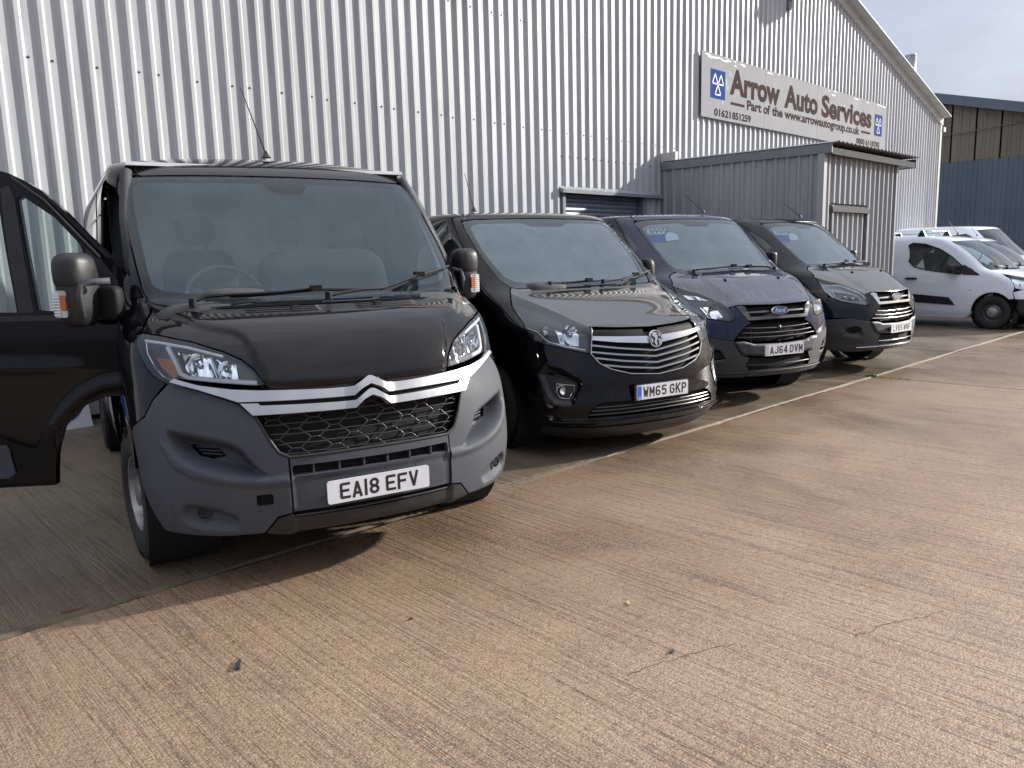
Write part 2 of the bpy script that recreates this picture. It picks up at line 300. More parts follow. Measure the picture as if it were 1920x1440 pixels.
def panel(h, outline, name, mat, parent, holes=(), off=0., thick=.018, step=.03, zstep=None, edge=.03, fn=None):
    """sheet on hull h bounded by outline in (s,z), with turned-in edges; fn(s,z)->(P,N) overrides the hull"""
    zstep = zstep or step; loops = [resample(outline, edge)]+[resample(q, edge) for q in holes]
    pts = []; edges = []
    for L in loops:
        b = len(pts); pts += L; edges += [(b+i, b+(i+1) % len(L)) for i in range(len(L))]
    A = np.array(loops[0]); gs = np.arange(A[:, 0].min()+step/2, A[:, 0].max(), step); gz = np.arange(A[:, 1].min()+zstep/2, A[:, 1].max(), zstep)
    if len(gs) and len(gz):
        S, Zz = np.meshgrid(gs, gz); S = S.ravel(); Zz = Zz.ravel(); d = sdist(loops[0], S, Zz)
        for q in loops[1:]: d = np.maximum(d, -sdist(q, S, Zz))
        k = d < -.45*min(step, zstep); pts = pts+list(zip(S[k], Zz[k]))
    vo, eo, fo, *_ = delaunay_2d_cdt([Vector(p) for p in pts], edges, [], 0, 1e-6)
    V = np.array([(p.x, p.y) for p in vo]); T = np.array([f for f in fo if len(f) == 3])
    c = V[T].mean(1); d = sdist(loops[0], c[:, 0], c[:, 1])
    for q in loops[1:]: d = np.maximum(d, -sdist(q, c[:, 0], c[:, 1]))
    T = T[d < 0]
    if fn: P, Nn = fn(V[:, 0], V[:, 1])
    else: P = h.P(V[:, 0], V[:, 1], off); Nn = h.N(V[:, 0], V[:, 1])
    # orient
    fnm = np.cross(P[T[:, 1]]-P[T[:, 0]], P[T[:, 2]]-P[T[:, 0]]); fl = (fnm*Nn[T].mean(1)).sum(1) < 0
    T[fl] = T[fl][:, ::-1]
    nv = len(P); verts = [tuple(p) for p in P]; faces = [tuple(t) for t in T]; ln = [Nn[i] for t in T for i in t]
    if thick:
        cnt = {}
        for t in T:
            for a, b in ((t[0], t[1]), (t[1], t[2]), (t[2], t[0])): cnt[(a, b)] = cnt.get((a, b), 0)+1
        bd = [e for e in cnt if (e[1], e[0]) not in cnt]
        for a, b in bd:      # every rim face keeps its own corners so that the smooth sheet's normals stay clean
            k = len(verts); verts += [tuple(P[b]), tuple(P[a]), tuple(P[a]-Nn[a]*thick), tuple(P[b]-Nn[b]*thick)]; faces.append((k, k+1, k+2, k+3))
            fnn = np.cross(P[b]-P[a], Nn[a]); fnn = fnn/max(1e-9, np.linalg.norm(fnn)); ln += [fnn]*4
    me = bpy.data.meshes.new(name); me.from_pydata(verts, [], [tuple(map(int, f)) for f in faces]); me.materials.append(MAT[mat])
    me.polygons.foreach_set('use_smooth', np.ones(len(me.polygons), bool)); me.normals_split_custom_set([tuple(q) for q in ln])
    return link(bpy.data.objects.new(name, me), parent)
def pathtube(h, path, r, name, mat, parent, off=0., n=8, step=.03, mb=None):
    pp = np.array(resample(path, step, False)); P = h.P(pp[:, 0], pp[:, 1], off)
    m = mb or MB(); m.tube([tuple(p) for p in P], r, n)
    return m if mb else m.build(name, mat, parent, True, 50)
def ellipse(cs, cz, rs, rz, n=28, ph=0): return [(cs+rs*math.cos(2*math.pi*i/n+ph), cz+rz*math.sin(2*math.pi*i/n+ph)) for i in range(n)]
def rrect(s0, s1, z0, z1, r, k=4):
    o = []
    for cx, cz, a0 in ((s1-r, z0+r, -90), (s1-r, z1-r, 0), (s0+r, z1-r, 90), (s0+r, z0+r, 180)):
        for i in range(k+1): a = math.radians(a0+90*i/k); o.append((cx+r*math.cos(a), cz+r*math.sin(a)))
    return o
def pocket(poly, depth, soft, sym=True):
    def f(s, z):
        sd = sdist(poly, np.abs(s) if sym else s, z); return -depth*sstep(0, soft, -sd)
    return f
def ridge(poly, h_, a, b):
    def f(s, z): return h_*(1-sstep(-a, b, sdist(poly, np.abs(s), z)))
    return f
GLY = {}
def _arc(cx, cy, rx, ry, a0, a1, n=7): return [(cx+rx*math.cos(math.radians(a0+(a1-a0)*i/n)), cy+ry*math.sin(math.radians(a0+(a1-a0)*i/n))) for i in range(n+1)]
GLY['E'] = [[(50, 72), (7, 72), (7, 7), (50, 7)], [(7, 40), (44, 40)]]; GLY['F'] = [[(50, 72), (7, 72), (7, 0)], [(7, 40), (44, 40)]]; GLY['L'] = [[(7, 79), (7, 7), (50, 7)]]
GLY['A'] = [[(6, 0), (25, 74), (44, 0)], [(12, 20), (38, 20)]]; GLY['V'] = [[(6, 79), (25, 5), (44, 79)]]; GLY['1'] = [[(25, 0), (25, 79)]]
GLY['W'] = [[(5, 79), (14, 4), (25, 55), (36, 4), (45, 79)]]; GLY['M'] = [[(6, 0), (6, 75), (25, 25), (44, 75), (44, 0)]]; GLY['N'] = [[(7, 0), (7, 74), (43, 5), (43, 79)]]
GLY['K'] = [[(7, 0), (7, 79)], [(46, 79), (10, 34)], [(20, 46), (46, 0)]]; GLY['P'] = [[(7, 0), (7, 72)]+_arc(28, 54, 15, 18, 90, -90)+[(7, 36)]]
GLY['D'] = [[(7, 7), (7, 72)]+_arc(22, 52, 21, 20, 90, 0)+_arc(22, 27, 21, 20, 0, -90)+[(7, 7)]]
GLY['8'] = [[(25, 40)]+_arc(25, 56, 17, 16, -90, 270, 16)+[(25, 40)], _arc(25, 23, 18, 16, 90, 450, 16)]
GLY['6'] = [_arc(25, 56, 18, 16, 20, 90)+_arc(25, 50, 18, 22, 90, 180)+[(7, 23)]+_arc(25, 24, 18, 17, 180, 500, 16)+[(8, 32)]]
GLY['5'] = [[(46, 72), (10, 72), (8, 40)]+_arc(25, 27, 18, 20, 120, -150, 12)]; GLY['G'] = [_arc(25, 54, 18, 18, 10, 180, 8)+_arc(25, 25, 18, 18, 180, 360, 8)+[(43, 38), (27, 38)]]
GLY['J'] = [[(43, 79), (43, 24)]+_arc(25, 24, 18, 17, 0, -180)]; GLY['4'] = [[(36, 0), (36, 76), (6, 22), (50, 22)]]
def plate(parent, txt, z, off, blue=None, tilt=0.):
    """UK front plate: 520 x 111 mm with pressed rim and lettering"""
    p = MB().prism(rrect(-.26, .26, -.0555, .0555, .012), 0, .008, lambda u, v, d: (d, u, v)).build('number_plate', 'plate_white', parent)
    p.location = (off, 0, z); p.rotation_euler = (0, tilt, 0)
    chars = txt.replace(' ', ''); wid = lambda c: 14 if c == '1' else 50
    tot = sum(wid(c) for c in chars)+11*(len(chars)-2)+33; x = -tot/2+(22 if blue else 0); dz = 0
    for i, c in enumerate(chars):
        mb = MB()
        ox = x-(18 if c == '1' else 0)
        for st in GLY[c]:
            for a, b in zip(st[:-1], st[1:]):
                a = np.array(a, float); b = np.array(b, float); t = b-a; L = np.linalg.norm(t)
                if L < 1e-6: continue
                t /= L; nn = np.array([-t[1], t[0]])*6.6; e = t*(1.5)
                q = [a-e-nn, b+e-nn, b+e+nn, a-e+nn]; dz += 1e-6
                mb.add([(.0086+dz, (ox+u)/1000, (v-39.5)/1000) for u, v in q], [(0, 1, 2, 3)])
        mb.build('character', 'plate_black', p); x += wid(c)+(33 if i == 3 else 11)
    # local +y is to the right when facing the plate from the front
    if blue:
        MB().prism(rrect(-.256, -.215, -.051, .051, .006), .0082, .0088, lambda u, v, d: (d, u, v)).build('country_band', blue, p)
        Mx = Matrix(((0, 0, 1, .009), (1, 0, 0, -.249), (0, 1, 0, -.045), (0, 0, 0, 1)))
        if blue == 'plate_blue': text_mesh('country_code', 'GB', .020, 'plate_white', p, Mx, .0003)
    return p

def surf_text(h, txt, s0, s1, z0, z1, name, mat, parent, off):
    """flat print laid onto the body surface"""
    o = text_mesh(name, txt, 1., mat, parent, Matrix.Identity(4), 0., .008, width=1.); me = o.data; co = np.array([v.co for v in me.vertices]); y0, y1 = co[:, 1].min(), co[:, 1].max()
    P = h.P(s0+(s1-s0)*co[:, 0], z0+(z1-z0)*(co[:, 1]-y0)/(y1-y0), off)
    for v, p in zip(me.vertices, P): v.co = p
    return o
# ------------------------------------------------------------------ ground
def groundmat(name, cA, cB, cDark, wet, seed, drain=0.):
    m = bpy.data.materials.new(name); m.use_nodes = True; nt = m.node_tree; b = nt.nodes['Principled BSDF']; L = nt.links.new
    tc = N(nt, 'TexCoord'); of = N(nt, 'Mapping'); of.inputs['Location'].default_value = (seed*3.1, seed*1.7, 0); L(tc.outputs['Object'], of.inputs['Vector'])
    def noise(sc, det=5., ro=.6, scale=(1, 1, 1), dist=0.):
        mp = N(nt, 'Mapping'); mp.inputs['Scale'].default_value = scale; L(of.outputs[0], mp.inputs['Vector'])
        n = N(nt, 'TexNoise', Scale=sc, Detail=det, Roughness=ro, Distortion=dist); L(mp.outputs[0], n.inputs['Vector']); return n.outputs['Fac']
    def rng_(x, a, b_, c=0., d=1.):
        r = N(nt, 'MapRange'); r.inputs['From Min'].default_value = a; r.inputs['From Max'].default_value = b_; r.inputs['To Min'].default_value = c; r.inputs['To Max'].default_value = d; L(x, r.inputs['Value']); return r.outputs[0]
    def mix(f, a, b_, bt='MIX'):
        x = N(nt, 'Mix', data_type='RGBA', blend_type=bt)
        for s, v in (('A', a), ('B', b_)):
            if isinstance(v, tuple): x.inputs[s].default_value = (*v, 1)
            else: L(v, x.inputs[s])
        if isinstance(f, float): x.inputs['Factor'].default_value = f
        else: L(f, x.inputs['Factor'])
        return x.outputs['Result']
    def mth(op, a, b_):
        x = N(nt, 'Math', operation=op)
        for i, v in enumerate((a, b_)):
            if isinstance(v, (int, float)): x.inputs[i].default_value = v
            else: L(v, x.inputs[i])
        return x.outputs[0]
    big = noise(.5, 4, .6, (1, 1, 1), .4); mid = noise(2.4, 4, .62); fine = noise(115, 3, .7); gran = noise(34, 3, .7)
    brush = noise(1., 4, .74, (25, .7, 1), .35); brush2 = noise(1., 3, .6, (9, .35, 1), .3); stain = noise(1.5, 5, .62, (1, .8, 1), .5)
    col = mix(rng_(big, .34, .66), cA, cB); col = mix(rng_(mid, .36, .68, 0., .6), col, tuple(c*.66 for c in cA))
    grv = rng_(mth('ADD', brush, mth('MULTIPLY', mth('SUBTRACT', gran, .5), .22)), .485, .375); grv = mth('MULTIPLY', grv, rng_(brush2, .40, .60, .15, 1.)); grv = mth('MULTIPLY', grv, rng_(mid, .34, .56, .35, 1.))
    col = mix(mth('MULTIPLY', grv, .68), col, cDark)
    col = mix(rng_(stain, .60, .74, 0., .55), col, cDark)
    col = mix(rng_(gran, .52, .68, 0., .5), col, tuple(min(1, c*1.4) for c in cA)); col = mix(rng_(gran, .48, .34, 0., .6), col, tuple(c*.42 for c in cA))
    col = mix(rng_(fine, .53, .66, .0, .75), col, tuple(min(1, c*1.75) for c in cA)); col = mix(rng_(fine, .47, .36, 0., .75), col, tuple(c*.34 for c in cA))
    vor = N(nt, 'TexVoronoi', Scale=70.0); L(of.outputs[0], vor.inputs['Vector']); sp = mth('MULTIPLY', rng_(vor.outputs['Distance'], .20, .10), rng_(gran, .56, .60))
    col = mix(mth('MULTIPLY', sp, .8), col, (.55, .44, .31))
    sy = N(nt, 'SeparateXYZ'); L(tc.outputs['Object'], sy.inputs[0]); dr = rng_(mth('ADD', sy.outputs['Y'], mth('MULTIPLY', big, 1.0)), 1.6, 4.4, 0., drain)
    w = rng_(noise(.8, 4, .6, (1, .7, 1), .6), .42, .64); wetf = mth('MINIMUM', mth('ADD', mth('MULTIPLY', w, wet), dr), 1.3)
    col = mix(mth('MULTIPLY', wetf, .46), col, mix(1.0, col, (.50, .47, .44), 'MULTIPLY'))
    L(col, b.inputs['Base Color'])
    rg = mth('SUBTRACT', .56, mth('MULTIPLY', wetf, .30)); rg = mth('ADD', rg, rng_(fine, .3, .7, -.06, .10)); L(rg, b.inputs['Roughness'])
    hgt = mth('ADD', mth('MULTIPLY', rng_(brush, .36, .54), .9), mth('ADD', mth('MULTIPLY', fine, .9), mth('MULTIPLY', gran, .9)))
    bp = N(nt, 'Bump', Strength=.85, Distance=.006); L(hgt, bp.inputs['Height']); L(bp.outputs[0], b.inputs['Normal']); b.inputs['Specular IOR Level'].default_value = .5
    MAT[name] = m
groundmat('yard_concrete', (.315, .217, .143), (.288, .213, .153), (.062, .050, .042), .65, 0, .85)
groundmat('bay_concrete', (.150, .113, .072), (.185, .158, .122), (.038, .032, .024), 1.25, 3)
pbr('joint_dirt', (.055, .046, .034), .9, noise=(9, .4, 0)); pbr('joint_earth', (.10, .078, .052), .85, noise=(14, .4, .05), bump=(60, .6, .006)); pbr('joint_mortar', (.215, .165, .115), .8, noise=(14, .25, .05), bump=(60, .6, .006))
g = mobj('ground', [(-400, -400, -.02), (600, -400, -.02), (600, 500, -.02), (-400, 500, -.02)], [(0, 1, 2, 3)], 'joint_dirt'); tag(g, kind='structure')
JY, JX = 3.69, 9.58
def slab(x0, x1, y0, y1, mat, z=0.):
    """slab with worn, slightly wandering arrises"""
    def edge(a, b, n, ax, c):
        out = []
        for i in range(n):
            t = a+(b-a)*i/n; w = .006*math.sin(t*3.1+c)+.005*math.sin(t*9.7+c*2)+random.uniform(-.003, .003); out.append((t, c+w) if ax == 0 else (c+w, t))
        return out
    nx = int(min(160, max(4, abs(x1-x0)*6))); ny = int(min(160, max(4, abs(y1-y0)*6)))
    P = edge(x0, x1, nx, 0, y0)+edge(y0, y1, ny, 1, x1)+edge(x1, x0, nx, 0, y1)+edge(y1, y0, ny, 1, x0)
    n = len(P); c = np.array([(x0+x1)/2, (y0+y1)/2]); v = [(x, y, z-.006) for x, y in P]; Q = []
    for x, y in P: d = c-np.array([x, y]); d = np.sign(d)*.012; Q.append((min(max(x+d[0], x0+.004), x1-.004), min(max(y+d[1], y0+.004), y1-.004)))
    v += [(x, y, z) for x, y in Q]+[(x, y, z-.03) for x, y in P]; f = [(i, (i+1) % n, n+(i+1) % n, n+i) for i in range(n)]+[(2*n+i, 2*n+(i+1) % n, (i+1) % n, i) for i in range(n)]+[tuple(range(n, 2*n))]
    return mobj('concrete_slab', v, f, mat, g)
gp = .011
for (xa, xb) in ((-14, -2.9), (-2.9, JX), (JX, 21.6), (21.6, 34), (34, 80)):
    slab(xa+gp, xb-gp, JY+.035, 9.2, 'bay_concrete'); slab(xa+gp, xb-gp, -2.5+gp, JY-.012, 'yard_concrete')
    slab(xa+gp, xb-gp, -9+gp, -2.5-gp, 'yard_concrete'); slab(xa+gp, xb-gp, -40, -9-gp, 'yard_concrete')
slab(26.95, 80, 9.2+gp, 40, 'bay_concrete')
# pale raised mortar seam along the bay edge
v = []; f = []; nsm = 420
for i in range(nsm):
    x = -12+i*.1; w = .012+.006*math.sin(x*2.3)+random.uniform(-.006, .006); h_ = .006+random.uniform(-.003, .003); c = JY+.012+.010*math.sin(x*1.1)
    v += [(x, c-w*1.2, -.008), (x, c-w*.5, h_), (x, c+w*.6, h_), (x, c+w*1.3, -.006)]
for i in range(nsm-1):
    for j in range(3): f.append((i*4+j, (i+1)*4+j, (i+1)*4+j+1, i*4+j+1))
cut = 165
mobj('joint_seam', v[:(cut+1)*4], [q for q in f if max(q) < (cut+1)*4], 'joint_earth', g, True); off_ = cut*4
mobj('joint_seam', v[off_:], [tuple(i-off_ for i in q) for q in f if min(q) >= off_], 'joint_mortar', g, True)
# ------------------------------------------------------------------ the metal-clad workshop
def cladmat(name, col, rough, metal, streak, grime):
    m = bpy.data.materials.new(name); m.use_nodes = True; nt = m.node_tree; b = nt.nodes['Principled BSDF']; L = nt.links.new
    tc = N(nt, 'TexCoord'); mp = N(nt, 'Mapping'); mp.inputs['Scale'].default_value = (9, 9, .55); L(tc.outputs['Object'], mp.inputs['Vector'])
    n = N(nt, 'TexNoise', Scale=1.3, Detail=7.0, Roughness=.65); L(mp.outputs[0], n.inputs['Vector'])
    r = N(nt, 'MapRange'); r.inputs['From Min'].default_value = .50; r.inputs['From Max'].default_value = .74; r.inputs['To Max'].default_value = streak; L(n.outputs['Fac'], r.inputs['Value'])
    mx = N(nt, 'Mix', data_type='RGBA'); mx.inputs['A'].default_value = (*col, 1); mx.inputs['B'].default_value = (*grime, 1); L(r.outputs[0], mx.inputs['Factor'])
    n2 = N(nt, 'TexNoise', Scale=.8, Detail=4.0); L(tc.outputs['Object'], n2.inputs['Vector']); r2 = N(nt, 'MapRange'); r2.inputs['To Min'].default_value = .86; r2.inputs['To Max'].default_value = 1.1; L(n2.outputs['Fac'], r2.inputs['Value'])
    mu = N(nt, 'Mix', data_type='RGBA', blend_type='MULTIPLY'); mu.inputs['Factor'].default_value = 1; L(mx.outputs['Result'], mu.inputs['A']); L(r2.outputs[0], mu.inputs['B']); oi = N(nt, 'ObjectInfo'); r4 = N(nt, 'MapRange'); r4.inputs['To Min'].default_value = .90; r4.inputs['To Max'].default_value = 1.08; L(oi.outputs['Random'], r4.inputs['Value']); mu2 = N(nt, 'Mix', data_type='RGBA', blend_type='MULTIPLY'); mu2.inputs['Factor'].default_value = 1; L(mu.outputs['Result'], mu2.inputs['A']); L(r4.outputs[0], mu2.inputs['B']); L(mu2.outputs['Result'], b.inputs['Base Color'])
    b.inputs['Roughness'].default_value = rough; b.inputs['Metallic'].default_value = metal
    bp = N(nt, 'Bump', Strength=.12, Distance=.01); L(n2.outputs['Fac'], bp.inputs['Height']); L(bp.outputs[0], b.inputs['Normal']); MAT[name] = m
cladmat('cladding', (.445, .46, .48), .45, .08, .65, (.24, .23, .22)); cladmat('shed_cladding', (.30, .315, .335), .45, .1, .4, (.17, .17, .17)); cladmat('far_blue', (.125, .165, .205), .6, 0, .4, (.09, .11, .13)); cladmat('far_brown', (.215, .190, .150), .8, 0, .6, (.11, .095, .08))
pbr('white_trim', (.46, .46, .455), .5, noise=(4, .1, .05)); pbr('front_grey', (.10, .105, .11), .85, spec=.1, noise=(5, .15, .05)); pbr('grey_trim', (.17, .185, .205), .5, noise=(5, .12, .05)); pbr('dark_trim', (.05, .055, .065), .5); pbr('screw', (.06, .06, .06), .6); pbr('galv', (.42, .44, .46), .3, .8, noise=(7, .2, .1)); pbr('shutter', (.22, .25, .29), .4, .3, noise=(6, .2, .05))
FY = 8.70
PROF = [(0, .035), (.03, 0), (.135, 0), (.165, .035)]   # x offset in a 0.2 m rib pitch, depth proud of the pan
building = empty('workshop_building', (12, FY, 0), 0, 'big ribbed silver metal clad workshop behind the row of vans', 'building')
def rake(x): return 5.40+.275*(min(26.9-x, x-7.1) if x > 7.1 else 7.1-x)   # two spans with a valley; unseen roofline lowered so bonnets reflect sky
OPEN = (9.54, 11.62, 2.60)
def sheet(n, jit, parent, x0=None, x1=None, top=rake, opening=OPEN, fn=lambda x, d, z: (x-12, -d, z), mat='cladding', name='cladding_sheet', zb=.05):
    xs = []
    x0 = n-.035 if x0 is None else x0; x1 = n+.965 if x1 is None else x1
    k = math.floor(x0/.2)-1
    pts = []
    while k*.2 < x1+.3:
        pts += [(k*.2+a, d) for a, d in PROF]; k += 1
    P = [(x0, np.interp(x0, [p[0] for p in pts], [p[1] for p in pts]))]+[p for p in pts if x0 < p[0] < x1]+[(x1, np.interp(x1, [p[0] for p in pts], [p[1] for p in pts]))]
    if opening:
        for e in opening[:2]:
            if x0 < e < x1: P.append((e, np.interp(e, [p[0] for p in pts], [p[1] for p in pts])))
        P.sort()
    v = []; f = []
    for (xa, da), (xb, db) in zip(P[:-1], P[1:]):
        zbot = opening[2]+.045 if opening and opening[0]-1e-6 <= (xa+xb)/2 <= opening[1]+1e-6 else zb
        zt1, zt2 = top(xa), top(xb); q = len(v); v += [fn(xa, da+jit, zbot), fn(xb, db+jit, zbot), fn(xb, db+jit, zt2), fn(xa, da+jit, zt1)]; f.append((q, q+1, q+2, q+3))
    return mobj(name, v, f, mat, parent)
for n in range(-3, 27):
    x1 = n+.965 if n < 26 else 26.86
    sheet(n, .0025 if n % 2 else 0., building, x1=x1, top=lambda x: min(rake(x), 12.2))
# fixings
sc = MB()
def screw(x, z, d=0.): sc.lathe([(.0, .012), (.009, .010), (.013, .004), (.014, 0)], (x-12, -d, z), 'y', 6)
def scr(x, z): 
    b = len(sc.v); sc.lathe([(.0001, -.013), (.009, -.010), (.012, -.003), (.013, 0)], (x-12, -.001, z), 'y', 7)
for n in range(0, 27):
    for a in (.05, .25, .65):
        for z in (3.54, 5.08, 6.5):
            if z < rake(n+a)-.2 and not (z < 4.3 and 12.2 < n+a < 15.2 and z < 3.3): scr(n+a+random.uniform(-.006, .006), z+random.uniform(-.008, .008))
for k in range(13): scr(9.5+.2*k, 3.17+random.uniform(-.006, .006))
so = sc.build('cladding_screws', 'screw', building); tag(so, kind='stuff')
crk = MB()
for i in range(3):
    px, py = ((2.05, 1.62), (2.9, 1.15), (5.6, 2.1))[i]; q = []
    for k in range(26): px += random.uniform(.008, .030); py += random.gauss(0, .006)-.006; q.append((px, py))
    for (xa, ya), (xb, yb) in zip(q[:-1], q[1:]): w_ = random.uniform(.0008, .0022); crk.add([(xa, ya-w_, .0012), (xb, yb-w_, .0012), (xb, yb+w_, .0012), (xa, ya+w_, .0012)], [(0, 1, 2, 3)])
tag(crk.build('surface_crack', 'joint_dirt', g), kind='stuff')
# verge trim, corner trim, gutter end, carcass and roof
for xa, xb in ((17.0, 27.02), (7.1, 17.0), (-3.2, 7.1)):
    vt = MB()
    for (z0, z1, d0, d1) in ((-.03, .20, -.02, .075), (.20, .225, -.02, .30)):
        v = [(x-12, -d, rake(x)+z) for d in (d0, d1) for x in (xa, xb) for z in (z0, z1)]
        vt.add(v, [(0, 2, 3, 1), (4, 5, 7, 6), (0, 1, 5, 4), (2, 6, 7, 3), (0, 4, 6, 2), (1, 3, 7, 5)])
    vt.build('verge_trim', 'white_trim', building)
MB().box(26.845-12, 26.99-12, -.06, .06, 0, rake(26.86)-.03).build('corner_trim', 'white_trim', building)
MB().box(27.03-12, 27.20-12, -.10, 14, 5.16, 5.30).build('gutter', 'white_trim', building)
MB().box(-2.9-12, 26.84-12, .25, 24, 0, 5.2).build('carcass', 'dark_trim', building)
mobj('roof', [(x-12, y, rake(x)+.2) for y in (-.02, 24) for x in (26.95, 17.0, 7.1, -3.1)], [(0, 1, 5, 4), (1, 2, 6, 5), (2, 3, 7, 6)], 'grey_trim', building)
# roller shutter
sh = MB(); zz = 0.02
prof = []
while zz < 2.62: prof += [(zz, 0), (zz+.012, -.012), (zz+.038, -.018), (zz+.064, -.012), (zz+.074, 0)]; zz += .076
v = []; f = []
for z, d in prof: v += [(9.56-12, .10+d, z), (11.60-12, .10+d, z)]
for i in range(len(prof)-1): f.append((2*i, 2*i+1, 2*i+3, 2*i+2))
shutter = mobj('roller_shutter', v, f, 'shutter', building)
MB().box(9.47-12, 9.54-12, -.05, .13, 0, 2.6).build('shutter_guide', 'grey_trim', building); MB().box(11.62-12, 11.74-12, -.05, .13, 0, 2.6).build('shutter_guide', 'grey_trim', building)
hd = MB().prism([(-.02, 2.60), (-.115, 2.585), (-.12, 2.64), (-.05, 2.665), (-.02, 2.70)], 9.41-12, 12.14-12, lambda u, w, d: (d, u, w)); hd.build('shutter_flashing', 'shed_cladding', building)
MB().box(9.5-12, 11.9-12, .1, .16, 2.5, 2.62).build('shutter_box', 'dark_trim', building)
# floodlight on the gable and flue on the roof
fl = empty('flood_light', (16.95, FY-.05, 7.02), 0, 'black floodlight on a bracket arm high on the gable wall', 'light')
MB().tube([(-.05, 0, -.02), (-.05, -.09, .0), (.02, -.42, .14), (.22, -.55, .2), (.45, -.58, .22)], .028, 8).build('bracket_arm', 'dark_trim', fl, True)
MB().box(-.11, .02, -.03, .04, -.22, .03).build('junction_box', 'grey_trim', fl)
MB().prism([(.30, .22), (.72, .05), (1.02, .42), (.50, .62)], -.42, -.78, lambda u, w, d: (u, d, w)).build('lamp_housing', 'shed_cladding', fl)
MB().prism([(.30, .20), (.72, .03), (1.03, .42), (.99, .44), (.72, .09), (.32, .25)], -.40, -.80, lambda u, w, d: (u, d, w)).build('lamp_rim', 'dark_trim', fl)
tag(MB().lathe([(.0, 7.42), (.165, 7.42), (.17, 7.40), (.165, 7.38), (.165, 6.75), (.172, 6.74), (.172, 6.70), (.165, 6.69), (.165, 5.4)], (26.05, 9.35, 0), 'z', 24).build('flue_pipe', 'galv', None, True, 40), 'round galvanised flue pipe above the workshop roof edge', 'flue')
# wall sign
pbr('sign_panel', (.29, .295, .31), .8, .0, spec=.15, noise=(2.2, .12, .15)); pbr('sign_text', (.060, .042, .041), .9, spec=.05, noise=(4, .12, 0)); pbr('sign_blue', (.03, .07, .24), .9, spec=.05); pbr('sign_white', (.45, .47, .50), .5); pbr('peeled', (.50, .50, .50), .6)
SX, SZ, SY = 13.42, 4.195, 8.615
sign = empty('wall_sign', (SX, SY, SZ), 0, 'long faded silver sign with brown lettering and two blue triangle symbols', 'sign')
SW, SH = 9.06, 1.21
for i, (a, b_) in enumerate(((0, 2.44), (2.44, 4.93), (4.93, 7.55), (7.55, SW))): MB().box(a+.004, b_-.004, 0, .012, 0, SH).build('sign_board', 'sign_panel', sign)
for i in range(8): MB().box(.3+i*1.2, .36+i*1.2, .013, .06, -.0, SH).build('batten', 'grey_trim', sign)
def SM(x, z, d=.002): return Matrix(((1, 0, 0, x), (0, 0, -1, -d), (0, 1, 0, z), (0, 0, 0, 1)))
def words(name, txt, size, x, z, width, off):
    """one object per word, set on a common line"""
    gap = .27; ws_ = txt.split(' '); est = [sum({'w': .74, 'W': .95, 'A': .68, 'S': .6, 'u': .56, 'o': .57, 'r': .38, 'i': .25, 't': .35, 'c': .5, '.': .25, 'f': .32, 's': .48, 'k': .52, 'm': .85}.get(c, .56) for c in w) for w in ws_]
    k = width/(sum(est)+gap*(len(ws_)-1)); xx = x
    for w, e in zip(ws_, est): text_mesh(name, w, size, 'sign_text', sign, SM(xx, z), .0006, off, width=e*k); xx += (e+gap)*k
words('main_lettering', 'Arrow Auto Services', .66, 1.03, .555, 7.05, .026)
words('sub_lettering', 'Part of the www.arrowautogroup.co.uk', .26, 1.71, .31, 5.64, .009)
words('phone_number', '01621 851259', .185, .46, .065, 1.42, .0065)
words('phone_number', '0800 6118785', .185, 7.17, .09, 1.5, .006)
MB().box(1.07, 1.61, -.003, -.0005, .335, .385).build('rule', 'sign_text', sign); MB().box(7.45, 8.03, -.003, -.0005, .375, .425).build('rule', 'sign_text', sign)
for x0, w in ((.32, .53), (8.29, .50)):
    q = MB().box(x0, x0+w, -.004, -.0005, .385, .925).build('test_symbol', 'sign_blue', sign); t = MB()
    def seg(a, b):
        a = Vector((a[0], 0, a[1])); b = Vector((b[0], 0, b[1])); d = (b-a).normalized(); p = Vector((-d.z, 0, d.x))*.013
        t.add([tuple(a-p-d*.01+Vector((0, -.0052, 0))), tuple(b-p+d*.01+Vector((0, -.0052, 0))), tuple(b+p+d*.01+Vector((0, -.0052, 0))), tuple(a+p-d*.01+Vector((0, -.0052, 0)))], [(0, 1, 2, 3)])
    cx = x0+w/2; s_ = w/.53
    tri = lambda ax, az, w_, h_: [(ax, az), (ax-w_, az-h_), (ax+w_, az-h_)]
    for T in (tri(cx-.105*s_, .85, .10*s_, .19), tri(cx+.105*s_, .85, .10*s_, .19), tri(cx, .65, .105*s_, .19)):
        for i in range(3): seg(T[i], T[(i+1) % 3])
    t.build('triangles', 'sign_white', q)
pe = MB()
for i in range(26):
    x = random.choice((random.uniform(.1, 3.2), random.uniform(.1, 1.6), random.uniform(5., 8.9))); z = SH-.03-abs(random.gauss(0, .04)); w = random.uniform(.03, .22); k = 9
    pe.add([(x+w*math.cos(2*math.pi*j/k)*random.uniform(.5, 1), -.0012-.00002*i, min(SH-.005, z+.022*math.sin(2*math.pi*j/k)*random.uniform(.4, 1))) for j in range(k)], [tuple(range(k))])
for i in range(14):
    x = random.choice((random.uniform(.85, 1.1), random.uniform(.2, 8.8))); z = random.uniform(.35, 1.05); w = random.uniform(.006, .018); l_ = random.uniform(.02, .12)
    pe.add([(x+w*math.cos(2*math.pi*j/7)*random.uniform(.5, 1), -.0019-.00002*i, z+l_*math.sin(2*math.pi*j/7)) for j in range(7)], [tuple(range(7))])
tag(pe.build('peeling_patches', 'peeled', sign), kind='stuff')
